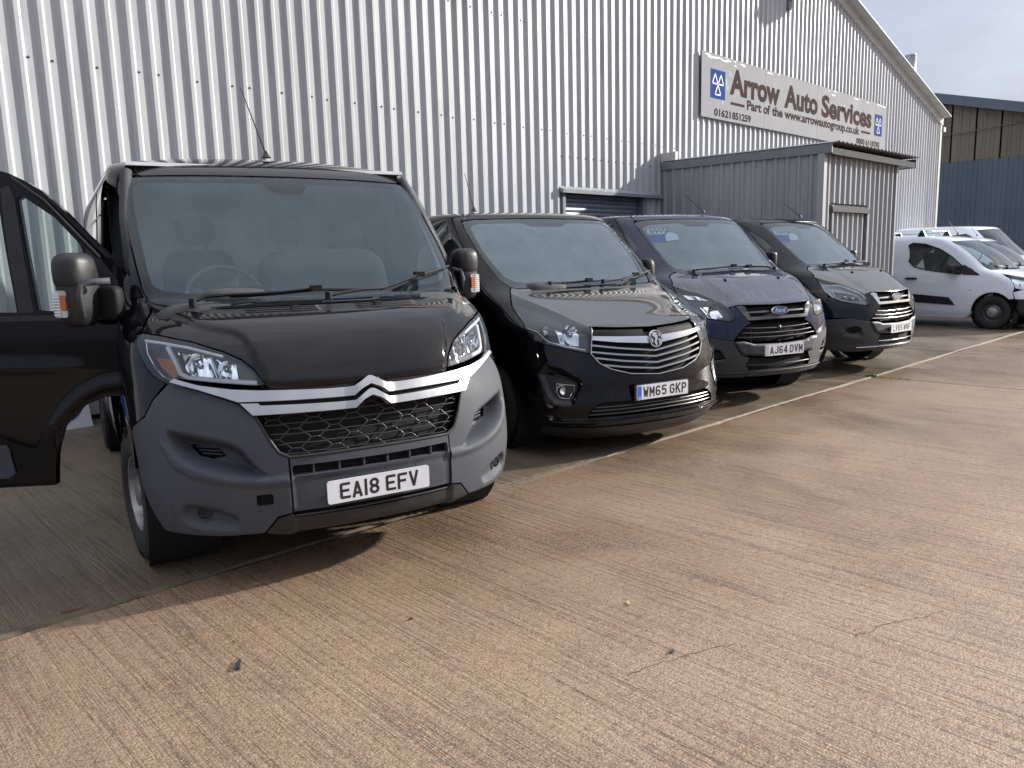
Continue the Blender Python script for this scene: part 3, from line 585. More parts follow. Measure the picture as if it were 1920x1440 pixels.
# ------------------------------------------------------------------ lean-to shed
shed = empty('lean_to_shed', (12.2, 5.61, 0), 0, 'small grey ribbed metal lean-to shed with a door against the workshop', 'shed')
shp = lambda y: 3.09
def sfn_left(x, d, z): return (-d, x, z)      # wall facing -X; x runs along +Y from the front corner
for n in range(3): sheet(n, .002*(n % 2), shed, x0=n*1.03, x1=(n+1)*1.03, top=lambda x: 3.10, opening=None, fn=sfn_left, mat='shed_cladding', name='side_cladding_sheet')
for n in range(3): sheet(n, .002*(n % 2), shed, x0=n*.967+.05, x1=(n+1)*.967+.05, top=lambda x: 3.08, opening=(.33, 1.72, 2.26), fn=lambda x, d, z: (x, -d, z), mat='shed_cladding', name='front_cladding_sheet')
MB().box(-.045, .06, -.045, .06, 0, 3.06).build('corner_post', 'shed_cladding', shed); MB().box(2.93, 2.99, -.045, .05, 0, 3.06).build('corner_post', 'shed_cladding', shed)
mobj('fascia_board', [(-.05, -.16, 3.05), (-.05, 3.04, 3.10), (-.05, 3.04, 3.24), (-.05, -.16, 3.19), (-.02, -.16, 3.05), (-.02, 3.04, 3.10), (-.02, 3.04, 3.24), (-.02, -.16, 3.19)], [(0, 3, 2, 1), (4, 5, 6, 7), (0, 1, 5, 4), (3, 7, 6, 2), (0, 4, 7, 3), (1, 2, 6, 5)], 'grey_trim', shed)
MB().box(-.018, 3.50, -.16, -.13, 3.03, 3.13).build('fascia_board', 'front_grey', shed); MB().box(3.50, 3.53, -.17, 3.0, 3.03, 3.19).build('fascia_board', 'grey_trim', shed)
v = []; f = []; q = 0
for i in range(48):
    x = -.06+i*.0765; zz = 3.20+.028*(1 if i % 2 else 0); v += [(x, -.24, zz), (x, 3.05, zz+.05)]
for i in range(47): f.append((2*i, 2*i+2, 2*i+3, 2*i+1))
mobj('roof_sheet', v, f, 'shed_cladding', shed)
MB().box(.32, 3.45, -.12, 2.9, 3.04, 3.06).build('soffit', 'dark_trim', shed)
dr = MB(); 
sd = sheet(0, 0, shed, x0=.37, x1=1.68, top=lambda x: 2.16, opening=None, fn=lambda x, d, z: (x, -d+.02, z), mat='shed_cladding', name='shed_door', zb=.03)
MB().box(.30, .36, -.05, .04, 0, 2.27).build('door_frame', 'grey_trim', shed); MB().box(1.69, 1.75, -.05, .04, 0, 2.27).build('door_frame', 'grey_trim', shed)
MB().prism([(.02, 2.18), (-.075, 2.165), (-.055, 2.25), (.02, 2.29)], .28, 1.76, lambda u, w, d: (d, u, w)).build('door_flashing', 'front_grey', shed)
MB().box(.04, 3.0-.1, .06, 3.0, 0, 3.0).build('carcass', 'dark_trim', shed)
pbr('rusty_white', (.55, .42, .34), .6, noise=(30, .5, 0)); MB().box(.245, .295, -.09, -.05, 1.40, 1.47).build('door_latch', 'rusty_white', shed)
MB().prism([(0, 3.25), (-.09, 3.25), (-.09, 3.40), (0, 3.41)], 2.72, 3.04, lambda u, w, d: (u+.04, d, w)).build('end_flashing', 'white_trim', shed)
# ------------------------------------------------------------------ neighbouring unit
BX = 40.
far = empty('neighbour_building', (BX, 13.11, 0), 0, 'tall neighbouring shed with brown upper and blue lower cladding and dark roof edge', 'building')
def fartop(y): return 8.30-abs(y)*.27
def farsheet(y0, y1, z0, zt, mat, name, pitch):
    v = []; f = []; y = y0; ys = []
    while y < y1-1e-6: ys += [(y, .0), (y+pitch*.62, .0), (y+pitch*.72, .05), (y+pitch*.92, .05)]; y += pitch
    ys.append((y1, 0))
    for y, d in ys: v += [(-d, y, z0), (-d, y, zt(y))]
    for i in range(len(ys)-1): f.append((2*i, 2*i+1, 2*i+3, 2*i+2))
    return mobj(name, v, f, mat, far)
for i in range(-6, 6):
    y0 = i*1.; farsheet(y0, y0+1., 0.1, lambda y: 5.51, 'far_blue', 'blue_cladding_sheet', .2); farsheet(y0, y0+1., 5.51, lambda y: fartop(y), 'far_brown', 'brown_cladding_sheet', .333)
v = []; ys = (-6.3, 0, 6.3)
for d in (-.35, .1):
    for y in ys: v += [(d, y, fartop(y)-.08), (d, y, fartop(y)+.345)]
mobj('roof_fascia', v, [(0, 2, 3, 1), (2, 4, 5, 3), (6, 7, 9, 8), (8, 9, 11, 10), (1, 3, 9, 7), (3, 5, 11, 9), (0, 6, 8, 2), (2, 8, 10, 4), (0, 1, 7, 6), (4, 10, 11, 5)], 'far_blue', far)
MB().box(.06, 26, -6, 6, 0, 6.5).build('carcass', 'dark_trim', far)
MB().tube([(-.08, -5.5, 7.05), (-.08, -1.2, 6.75), (-.08, 5, 6.6)], .02, 5).build('cable', 'grey_trim', far)
# ------------------------------------------------------------------ vans: shared pieces
def van_root(name, x, y, hd, label, group):
    a = math.radians(hd); return empty(name, (x, y, 0), math.atan2(-math.cos(a), -math.sin(a)), label, 'van', group)
def wheel(parent, x, y, r, wd, rimr, side, rimmat='steel', steer=0., style='steel', hubmat=None):
    """wheel with its outer face towards side (+1 / -1)"""
    w = empty('wheel', (x, y, r), 0); w.parent = parent; w.rotation_euler = (0, 0, steer); h2 = wd/2; sg = side
    t = MB(); pr = [(rimr, -h2*.86), (rimr+.02, -h2*.98), (r*.88, -h2), (r*.965, -h2*.88), (r*.995, -h2*.66)]
    g_ = [(r*.995, -h2*.66)]
    for k in range(5):
        a = -h2*.62+k*h2*.31; g_ += [(r, a-h2*.12), (r, a+h2*.10), (r-.008, a+h2*.115), (r-.008, a+h2*.165)]
    pr = pr+g_[1:-2]+[(r*.995, h2*.66), (r*.965, h2*.88), (r*.88, h2), (rimr+.02, h2*.98), (rimr, h2*.86)]
    t.lathe(pr, (0, 0, 0), 'y', 56)
    # tread blocks
    for k in range(72):
        q = 2*math.pi*k/72
        for sd in (-1, 1):
            c = Vector((math.cos(q), 0, math.sin(q))); tn = Vector((-math.sin(q), 0, math.cos(q)))*.006
            a0, a1 = sd*h2*.68, sd*h2*.93; r0, r1 = r*1.002, r*.975
            P = [c*r0-tn+Vector((0, a0, 0)), c*r0+tn+Vector((0, a0, 0)), c*r1+tn+Vector((0, a1, 0)), c*r1-tn+Vector((0, a1, 0))]
            Q = [p+c*.006 for p in P]; t.add([tuple(p) for p in P+Q], [(4, 5, 6, 7), (0, 1, 5, 4), (1, 2, 6, 5), (2, 3, 7, 6), (3, 0, 4, 7)])
    t.build('tyre', 'rubber', w, True, 35)
    o = sg*h2; d = MB()
    if style == 'steel':
        d.lathe([(rimr, -sg*h2*.8), (rimr*.97, o*.86), (rimr*.93, o*.84), (rimr*.88, o*.35), (rimr*.80, o*.30), (rimr*.62, o*.55), (rimr*.45, o*.62), (rimr*.34, o*.62), (rimr*.33, o*.80), (.0, o*.84)], (0, 0, 0), 'y', 40)
        for k in range(12):
            q = 2*math.pi*k/12; d.lathe([(.0, o*.47), (.016, o*.47), (.019, o*.40)], (rimr*.70*math.cos(q), 0, rimr*.70*math.sin(q)), 'y', 8)
        d.build('rim', rimmat, w, True, 35)
        if hubmat: MB().lathe([(rimr*.50, o*.66), (rimr*.48, o*.80), (rimr*.3, o*.9), (0, o*.92)], (0, 0, 0), 'y', 28).build('hub_cap', hubmat, w, True, 40)
    else:
        d.lathe([(rimr, -sg*h2*.8), (rimr*.99, o*.9), (rimr*.95, o*.92), (rimr*.92, o*.7), (rimr*.90, o*.2)], (0, 0, 0), 'y', 40); d.lathe([(0, o*.75), (rimr*.2, o*.72), (rimr*.22, o*.4)], (0, 0, 0), 'y', 20)
        for k in range(5):
            for dq in (-.13, .13):
                q = 2*math.pi*k/5+dq; c = Vector((math.cos(q), 0, math.sin(q))); tn = Vector((-math.sin(q), 0, math.cos(q)))*.022
                P = [c*rimr*.18-tn, c*rimr*.18+tn, c*rimr*.94+tn*.9, c*rimr*.94-tn*.9]; Y1 = Vector((0, o*.72, 0)); Y0 = Vector((0, o*.4, 0))
                d.add([tuple(p+Y1) for p in P]+[tuple(p+Y0) for p in P], [(0, 1, 2, 3), (0, 4, 5, 1), (1, 5, 6, 2), (2, 6, 7, 3), (3, 7, 4, 0)])
        d.build('rim', rimmat, w, True, 35); MB().lathe([(rimr*.9, 0), (0, 0)], (0, o*.05, 0), 'y', 24).build('brake_disc', 'alloy_dark', w)
    return w
def roofcap(h, parent, mat, crown=.03, ribs=0, z1=None):
    z1 = h.Z[-1] if z1 is None else z1; i = len(h.Z)-1; Wd = h.Y[i].max(); u = np.linspace(-1, 1, 61); t = np.concatenate([np.linspace(0, .2, 14), np.linspace(.24, 1, 16)]); k = np.argmax(h.Y[i] >= Wd-1e-6)
    xf = np.interp(np.abs(u)*Wd, h.Y[i][:k+1], h.X[i][:k+1]); v = []; f = []; n = len(u)
    for tt in t:
        cz = crown*sstep(0, .25, tt)
        for j in range(n):
            rb = .008*(1 if ribs and (int((u[j]+1)*ribs) % 2) else 0)*min(1, max(0, tt-.12)/.05)
            v.append((xf[j]+(-h.len-xf[j])*tt, u[j]*Wd, z1+cz*(1-u[j]**2)+rb))
    for a in range(len(t)-1):
        for j in range(n-1): f.append((a*n+j, (a+1)*n+j, (a+1)*n+j+1, a*n+j+1))
    return mobj('roof', v, [q[::-1] for q in f], mat, parent, True, 40)
def side_outline(h, pts, sd):
    """pts: ('s',s,z) or ('x',x,z) -> (s,z) on side sd"""
    return [(sd*abs(q[1]), q[2]) if q[0] == 's' else (h.s_of_x(q[1], q[2], sd), q[2]) for q in pts]
def arch(cx, cz, rx, rz, a0, a1, n=14): return [('x', cx+rx*math.cos(math.radians(a0+(a1-a0)*i/n)), max(.25, cz+rz*math.sin(math.radians(a0+(a1-a0)*i/n)))) for i in range(n+1)]
def cabin(van, zc, xd, ysw, seats, zseat=.98, wheelR=.205, bulk=-2.35, light='interior_light', half=.86, dashmat='interior', roofz=1.85):
    d = MB(); d.blob((xd-.22, 0, zc-.13), (.26, half-.04, .16), .35, 24, 12); d.build('dashboard', dashmat, van, True)
    MB().blob((xd-.18, ysw, zc+.02), (.15, .21, .07), .6, 18, 10).build('instrument_hood', dashmat, van, True)
    tl = math.radians(32); c = Vector((xd-.52, ysw, zc+.02)); pth = []
    for k in range(33):
        q = 2*math.pi*k/32; p = Vector((0, wheelR*math.cos(q), wheelR*math.sin(q))); p = Matrix.Rotation(-tl, 3, 'Y') @ p; pth.append(tuple(c+p))
    sw = MB().tube(pth, .017, 8, False).build('steering_wheel', 'steering', van, True)
    hub = MB().blob(tuple(c+Vector((.03, 0, -.02))), (.035, .085, .075), .6)
    for q in (20, 160, 270): hub.tube([tuple(c+Vector((.02, 0, -.01))), tuple(c+Matrix.Rotation(-tl, 3, 'Y') @ Vector((0, wheelR*math.cos(math.radians(q)), wheelR*math.sin(math.radians(q)))))], .016, 6)
    hub.build('steering_hub', 'steering', sw, True)
    for (y, w) in seats:
        st = MB(); st.blob((xd-1.02, y, zseat-.12), (.27, w, .10), .4, 18, 10); b = len(st.v); st.blob((0, 0, 0), (.085, w, .33), .4, 18, 12)
        st.v[b:] = [(xd-1.24-.22*(z+.3)+x, y+yy*(1-.10*(z+.33)), zseat+.28+z) for x, yy, z in st.v[b:]]
        so_ = st.build('seat', 'seat_cloth', van, True)
        for yy in ([y] if w < .3 else [y-.22, y+.22]):
            hr = MB().blob((xd-1.41, yy, zseat+.74), (.05, .125, .095), .5, 16, 10); hr.tube([(xd-1.38, yy-.06, zseat+.55), (xd-1.40, yy-.06, zseat+.7)], .007, 6); hr.tube([(xd-1.38, yy+.06, zseat+.55), (xd-1.40, yy+.06, zseat+.7)], .007, 6); hr.build('headrest', 'seat_cloth', so_, True)
    MB().box(bulk-.02, bulk+.02, -half, half, .5, roofz).build('bulkhead', light, van)
    MB().box(bulk, -.3, -half, half, .38, .44).build('floor_pan', 'interior', van)
    MB().box(-.98, -.35, -.72, .72, .32, zc-.42).build('engine_bay_shade', 'dark_void', van)  # dark box added to keep the bay behind the grille dark
def wiper(h, van, path, arm, off=.02):
    w = MB(); pp = np.array(resample(path, .03, False)); P = h.P(pp[:, 0], pp[:, 1], off); w.tube([tuple(p) for p in P], .008, 6)
    o = w.build('wiper', 'wiper_black', van, True, 40); aa = np.array(resample(arm, .03, False)); n = len(aa); P2 = h.P(aa[:, 0], aa[:, 1], off+.012)
    m = MB().tube([tuple(p) for p in P2], .010, 6, True, .006); m.lathe([(.0, .02), (.017, .018), (.020, -.02)], tuple(P2[0]), 'z', 10); e = P2[-1]; m.box(e[0]-.016, e[0]+.016, e[1]-.03, e[1]+.03, e[2]-.014, e[2]+.016); m.build('wiper_arm', 'wiper_black', o, True, 40)
def aerial(van, x, y, z, tip, r=.0055):
    a = MB().lathe([(.0, .045), (.010, .04), (.022, .012), (.032, 0)], (x, y, z-.004), 'z', 12).tube([(x, y, z+.02), tuple(Vector((x, y, z+.02))+Vector(tip))], r, 6, True, r*.5); return a.build('aerial', 'black_plastic', van, True, 40)
def bowl(name, mat, parent, c, r, depth, n=20, flutes=0):
    """round reflector facing +x"""
    m = MB(); pr = [(r*k/8, -depth*(1-(k/8)**2)) for k in range(9)]; m.lathe(pr, c, 'x', n); return m.build(name, mat, parent, True, 60 if not flutes else None)
def lamp(h, van, sd, outline, housing, depth=.055, hole=None):
    """headlamp: clear lens on the body surface over a recessed tub; returns the lamp part"""
    o = outline if sd > 0 else flip(outline)
    root = panel(h, o, 'headlight', 'lens_glass', van, off=.004, thick=.0, step=.025)
    panel(h, o, 'lamp_housing', housing, root, off=-depth, thick=-(depth-.002), step=.03)
    return root
def front_sil(h, pts, sd): return [(sd*s, z) for s, z in pts]

def rear_cap(h, van, mat):
    """flat rear doors following the body section"""
    i = np.linspace(0, len(h.Z)-1, 24).astype(int); half = [(h.Y[k].max()-.004, h.Z[k]) for k in i]; half = [(w, z) for w, z in half if z > .38]
    MB().prism(half+[(-w, z) for w, z in half[::-1]], -h.len, -h.len+.03, lambda u, w, d: (d, u, w)).build('rear_doors', mat, van)
# ------------------------------------------------------------------ van 1: large black van, open driver door
R1 = [(.24, -.05, .94, .08, .56, 2.5), (.29, .0, .97, .08, .56, 2.5), (.45, .01, 1.0, .08, .56, 2.5), (.62, .0, 1.015, .1, .56, 2.5), (.80, -.025, 1.02, .13, .56, 2.5), (.95, -.07, 1.02, .17, .56, 2.5),
(1.05, -.11, 1.02, .2, .54, 2.5), (1.16, -.18, 1.02, .2, .54, 2.5), (1.23, -.28, 1.015, .2, .52, 2.6), (1.285, -.45, 1.01, .18, .47, 2.8), (1.33, -.575, 1.0, .15, .42, 3.), (1.5, -.755, .99, .13, .35, 3.4), (1.8, -1.083, .965, .11, .28, 3.8), (2.01, -1.31, .945, .10, .25, 4),
(2.09, -1.42, .925, .10, .25, 4), (2.15, -1.57, .89, .10, .36, 2.9), (2.185, -1.72, .82, .10, .46, 2.4)]
h1 = Hull(R1, 4.95)
v1 = van_root('panel_van', 2.018, 3.09, 13.03, 'large black van with grey bumper, open driver door and plate EA18 EFV', 'vans parked in a row')
INT1 = [(.983, .777), (.928, .779), (.758, .751), (.623, .713), (.573, .635), (.518, .571), (.463, .549), (.543, .546), (.658, .557), (.773, .585), (.878, .621), (.943, .671), (.972, .721)]
FOG1 = [(.928, .432), (.878, .446), (.748, .424), (.633, .374), (.658, .300), (.758, .305), (.913, .330), (.946, .382)]
h1.disp = [ridge([(0, .965), (.440, .970), (.462, .985), (.470, 1.016), (.485, 1.089), (.505, 1.155), (.530, 1.195), (.573, 1.214), (.70, 1.24), (.93, 1.33), (0, 1.33)], .018, .004, .026),
           pocket(chaikin(INT1, 2), .105, .055), pocket(chaikin(FOG1, 2), .030, .035), ridge([(0, .2), (.40, .2), (.40, .53), (0, .53)], -.010, 0, .012),
           ridge([(.40, .515), (.583, .520), (.738, .543), (.863, .576), (.938, .615), (.985, .68), (1.0, .72), (.968, .70), (.93, .655), (.87, .615), (.77, .58), (.66, .552), (.54, .541), (.40, .545)], .010, .004, .014)]
HOOD1 = [(0, .944), (.30, .945), (.455, .950), (.468, .964), (.508, 1.040), (.558, 1.088), (.630, 1.125), (.771, 1.172), (.937, 1.203), (1.035, 1.212), (.985, 1.252), (.886, 1.312), (.763, 1.296), (.65, 1.274), (.45, 1.266), (0, 1.264)]
panel(h1, mir(HOOD1), 'bonnet', 'black_paint_dusty', v1, step=.025, zstep=.012)
COWL1 = [(0, 1.268), (.45, 1.270), (.65, 1.278), (.763, 1.300), (.88, 1.316), (.905, 1.345), (.868, 1.327), (.757, 1.302), (.52, 1.299), (0, 1.303)]
cw = panel(h1, mir(COWL1), 'scuttle_panel', 'black_plastic', v1, off=-.012, thick=.03, step=.03, zstep=.01)
for sg in (-1, 1):
    m = MB()
    for k in range(3): pathtube(h1, [(sg*.10, 1.275+.008*k), (sg*.46, 1.276+.008*k)], .0035, '', '', None, off=-.004, n=5, mb=m)
    m.build('vent_louvre', 'black_plastic', cw, True)
    MB().box(-.47, -.44, sg*.22-.02, sg*.22+.02, 1.285, 1.312).build('washer_jet', 'black_plastic', cw)
WS1 = [(0, 1.308), (.52, 1.304), (.757, 1.307), (.866, 1.332), (.90, 1.37), (.914, 1.42), (.918, 1.52), (.918, 1.69), (.914, 1.88), (.902, 1.985), (.886, 2.012), (.860, 2.027), (.778, 2.032), (.5, 2.037), (.25, 2.040), (0, 2.041)]
BAND1 = [(0, 1.385), (.45, 1.385), (.72, 1.393), (.823, 1.412), (.862, 1.440), (.868, 1.5), (.868, 1.706), (.858, 1.904), (.845, 1.99), (.80, 2.004), (.5, 2.009), (.135, 2.010), (.080, 1.942), (0, 1.941)]
ws = panel(h1, mir(WS1), 'windscreen', 'windscreen_glass', v1, off=-.004, thick=0, step=.035, zstep=.022)
panel(h1, mir(WS1), 'frit_band', 'dark_void', ws, holes=[mir(BAND1)], off=-.012, thick=0, step=.04, zstep=.03)
panel(h1, mir(BAND1), 'inside_veil', 'glare_veil', ws, off=-.016, thick=0, step=.06)  # pale sheet stands in for sky glare veiling the screen
MB().blob((-1.30, 0, 1.90), (.03, .04, .05), .5).build('rain_sensor', 'interior', ws, True)
HEAD1 = [(0, 2.047), (.5, 2.043), (.78, 2.038), (.80, 2.045), (.795, 2.10), (.785, 2.185), (0, 2.185)]
panel(h1, mir(HEAD1), 'roof_header', 'black_paint_dusty', v1, step=.03, zstep=.012); roofcap(h1, v1, 'black_paint_dusty', .045, 9)
HL1 = [(1.074, 1.197), (1.038, 1.203), (.938, 1.194), (.773, 1.164), (.633, 1.117), (.563, 1.08), (.513, 1.033), (.473, .966), (.538, .970), (.648, .981), (.763, .995), (.868, 1.006), (.913, .989), (.953, .994), (1.008, 1.016), (1.049, 1.058), (1.079, 1.114), (1.089, 1.164)][::-1]
for sg in (-1, 1):
    L = lamp(h1, v1, sg, HL1, 'hl_black', .06)
    T = lambda q: [(sg*a, b) for a, b in q]
    pathtube(h1, T([(1.035, 1.178), (.93, 1.168), (.80, 1.147), (.643, 1.104)]), .008, 'light_guide', 'drl', L, off=-.012)
    pathtube(h1, T([(1.035, 1.178), (1.040, 1.12), (1.005, 1.055), (.965, 1.018), (.915, 1.0)]), .006, 'light_guide', 'hl_silver', L, off=-.014)
    pathtube(h1, T([(.912, 1.150), (.885, 1.085), (.865, 1.030), (.828, 1.013), (.66, .996), (.508, .981)]), .0125, 'light_guide', 'drl', L, off=-.016)
    IND = [(1.008, 1.105), (.915, 1.100), (.888, 1.034), (.915, 1.010), (.980, 1.055)]; IND = IND[::-1]
    panel(h1, IND if sg > 0 else flip(IND), 'indicator', 'amber', L, off=-.030, thick=.02, step=.02)
    RF = [(.885, 1.140), (.72, 1.115), (.70, 1.02), (.83, 1.030)]; RF2 = [(.69, 1.105), (.60, 1.075), (.60, 1.01), (.68, 1.015)]
    for q, nm in ((RF, .052), (RF2, .04)):
        c = h1.P(np.array([sg*np.mean([a for a, b in q])]), np.array([np.mean([b for a, b in q])]), -.03)[0]
        bowl('reflector', 'reflector', L, tuple(c), nm, .05); MB().lathe([(0, .012), (.012, .008), (.014, -.04)], tuple(c), 'x', 12).build('bulb', 'hl_silver', L, True)
        panel(h1, (q if sg < 0 else flip(q)) if False else [(sg*a, b) for a, b in (q if sg > 0 else q[::-1])], 'reflector_panel', 'reflector', L, off=-.048, thick=0, step=.02)
    pathtube(h1, T([(.705, 1.105), (.690, 1.05), (.672, 1.008)]), .005, 'divider', 'drl', L, off=-.02)
# front bumper
BC = [(.416, .632), (.458, .66), (.500, .735), (.547, .829), (.603, .885), (.660, .909), (.770, .947), (.905, .980), (.940, .973), (1.028, .906), (1.094, .828), (1.215, .772), (1.240, .745), (1.214, .635), (1.199, .51), (1.164, .421), (1.059, .287), (.898, .285), (.718, .281), (.545, .287), (.480, .364), (.416, .374)]
VENT1 = [(.913, .713), (.763, .698), (.718, .651), (.788, .641), (.853, .657), (.893, .688)]
for sg in (-1, 1):
    o = BC[::-1]; hv = VENT1
    b = panel(h1, o if sg > 0 else flip(o), 'bumper_corner', 'grey_plastic', v1, holes=[hv if sg > 0 else flip(hv), rrect(min(sg*.495, sg*.57), max(sg*.495, sg*.57), .420, .474, .012)] if sg < 0 else [hv if sg > 0 else flip(hv)], step=.012, zstep=.012, edge=.015)
    panel(h1, VENT1[::-1] if sg > 0 else flip(VENT1[::-1]), 'vent_well', 'dark_void', b, off=-.03, thick=0)
    m = MB()
    for z in (.694, .677, .660): pathtube(h1, [(sg*(.74+(.694-z)*.1), z), (sg*(.895-(.694-z)*1.2), z+.006)], .005, '', '', None, off=-.010, n=6, mb=m)
    m.build('vent_slat', 'grey_plastic', b, True)
    m = MB(); c = h1.P(np.array([sg*.824]), np.array([.390]), .002)[0]; nrm = h1.N(np.array([sg*.824]), np.array([.390]))[0]; nrm = nrm*.6+np.array([.7, 0, 0])
    fo = MB().lathe([(.036, .004), (.033, .012), (.028, .010), (.027, 0), (0, 0)], (0, 0, 0), 'z', 20)
    for k in (-.012, 0, .012): fo.box(-.022, .022, k-.0035, k+.0035, .001, .009)
    q = fo.build('fog_lamp_blank', 'black_plastic', b, True, 40); q.location = c; q.rotation_euler = Vector(nrm).to_track_quat('Z', 'Y').to_euler()
panel(h1, rrect(-.575, -.49, .414, .479, .01), 'towing_eye_recess', 'dark_void', v1, off=-.03, thick=0)
CEN = [(0, .376), (.405, .376), (.408, .628), (.28, .631), (0, .634)]; SLOT = [(0, .548), (.388, .545), (.40, .552), (.40, .590), (.388, .596), (0, .594)]
bc = panel(h1, mir(CEN), 'bumper_centre', 'grey_plastic', v1, holes=[mir(SLOT)], step=.016, thick=.03, edge=.02)
panel(h1, rrect(-.405, .405, .54, .60, .005), 'slot_well', 'dark_void', bc, off=-.045, thick=0)
for k in range(6):
    s = -.30+.12*k; P = h1.P(np.array([s, s]), np.array([.547, .595]), -.012); MB().box(P[0][0]-.03, P[0][0], s-.004, s+.004, .545, .597).build('slot_rib', 'grey_plastic', bc)
LIP = [(0, .262), (.44, .258), (.535, .284), (.478, .352), (.41, .366), (.40, .345), (0, .342)]
lp = panel(h1, mir(LIP), 'bumper_lip', 'black_plastic', v1, off=.0, step=.02); panel(h1, rrect(-.40, .40, .335, .385, .005), 'lower_slot', 'dark_void', lp, off=-.03, thick=0)
pathtube(h1, [(-.40, .352), (0, .354), (.40, .352)], .006, 'lip_bar', 'black_plastic', lp, off=-.004)
UP = [(0, .929), (.04, .913), (.088, .885), (.37, .889), (.600, .893), (.657, .914), (.769, .951), (.903, .985), (.878, 1.000), (.768, .970), (.618, .948), (.5, .939), (.2, .927), (.080, .926), (.038, .948), (.012, .964), (0, .966)]
LOW = [(0, .878), (.040, .863), (.088, .830), (.34, .833), (.545, .834), (.592, .886), (.515, .884), (.505, .874), (.33, .869), (.082, .863), (.048, .884), (.014, .905), (0, .908)]
GAPS = [(0, .858), (.50, .866), (.52, .888), (.46, .944), (0, .946)]; panel(h1, mir(GAPS), 'trim_gap_shade', 'dark_void', v1, off=.008, thick=0, step=.02)  # dark sheet painted in as the shade between the trim strips
# raised middle of both strips forms the double chevron
h1b = Hull(R1, 4.95); h1b.disp = [lambda s, z: .020*(1-sstep(.05, .13, np.abs(s)))]
panel(h1b, mir(UP), 'trim_strip', 'silver', v1, off=.030, thick=.030, step=.012, edge=.012); panel(h1b, mir(LOW), 'trim_strip', 'silver', v1, off=.028, thick=.030, step=.012, edge=.012)
GR = [(0, .636), (.28, .637), (.408, .634), (.452, .662), (.493, .735), (.538, .830), (0, .875)]
gr = panel(h1, mir(GR), 'grille', 'dark_void', v1, off=-.055, thick=-.05, step=.05); UPB = [(0, .875), (.52, .875), (.60, .89), (.70, .93), (.80, .96), (.5, .945), (0, .94)]
panel(h1, mir(UPB), 'grille_backing', 'black_plastic', gr, off=-.012, thick=0)
pathtube(h1, [(-.538, .832), (-.496, .735), (-.455, .662), (-.408, .636), (0, .638), (.408, .636), (.455, .662), (.496, .735), (.538, .832)], .009, 'grille_frame', 'black_plastic', gr, off=-.004)
m = MB(); GO = mir(GR)
def clip(path):
    out = [[]]
    for p in resample(path, .012, False):
        if sdist(GO, np.array([p[0]]), np.array([p[1]]))[0] < -.004: out[-1].append(p)
        elif out[-1]: out.append([])
    return [q for q in out if len(q) > 1]
for r_ in range(6):
    z = .858-.046*r_; o = .0 if r_ % 2 else .093
    for k in range(-4, 5):
        c = o+k*.186
        for path in ([(c-.072, z), (c-.050, z+.021), (c+.050, z+.021), (c+.072, z), (c+.050, z-.021), (c-.050, z-.021), (c-.072, z)], [(c+.072, z), (c+.114, z)]):
            for q in clip(path): P = h1.P(np.array([a for a, b in q]), np.array([b for a, b in q]), -.020); m.tube([tuple(p) for p in P], .0032, 5)
m.build('grille_mesh', 'grille_edge' if 'grille_edge' in MAT else 'black_plastic', gr, True)
plate(v1, 'EA18 EFV', .454, .022)
wiper(h1, v1, [(-.50, 1.340), (-.063, 1.366), (.258, 1.356)], [(-.69, 1.300), (-.613, 1.325), (-.063, 1.366)])
wiper(h1, v1, [(.30, 1.352), (.588, 1.423), (.890, 1.475)], [(-.03, 1.306), (.293, 1.345), (.588, 1.423)])
aerial(v1, -1.72, 0, 2.205, (-.12, -.10, .42))
# sides
def side1(sd):
    pts = [('s', .948, .983), ('s', .958, .990), ('s', 1.014, 1.012), ('s', 1.056, 1.055), ('s', 1.086, 1.112), ('s', 1.096, 1.165), ('s', 1.080, 1.205), ('s', 1.045, 1.216), ('s', .99, 1.257), ('s', .893, 1.318), ('s', .912, 1.345), ('s', .908, 1.372), ('s', .922, 1.42), ('s', .926, 1.52), ('s', .926, 1.69), ('s', .922, 1.88), ('s', .910, 1.988), ('s', .892, 2.020), ('s', .866, 2.034), ('s', .81, 2.042), ('s', .803, 2.10), ('s', .793, 2.185),
           ('x', -4.9, 2.185), ('x', -4.94, 1.6), ('x', -4.94, .5), ('x', -4.4, .42)]+arch(-3.98, .36, .42, .43, 0, 180, 12)[::-1]+[('x', -3.5, .40), ('x', -1.42, .40)]+arch(-.97, .36, .42, .47, 180, 25, 14)+[('s', 1.222, .775), ('s', 1.100, .834), ('s', 1.034, .910)]
    return side_outline(h1, pts, sd)
DOORX = [('x', -1.0, 1.50), ('x', -1.0, .84), ('x', -1.13, .80), ('x', -1.27, .71), ('x', -1.37, .56), ('x', -1.40, .44), ('x', -2.03, .44), ('x', -2.05, 1.0), ('x', -2.02, 1.98), ('x', -1.85, 2.03), ('x', -1.62, 2.03), ('x', -1.45, 1.97), ('x', -1.27, 1.82), ('x', -1.10, 1.64)]
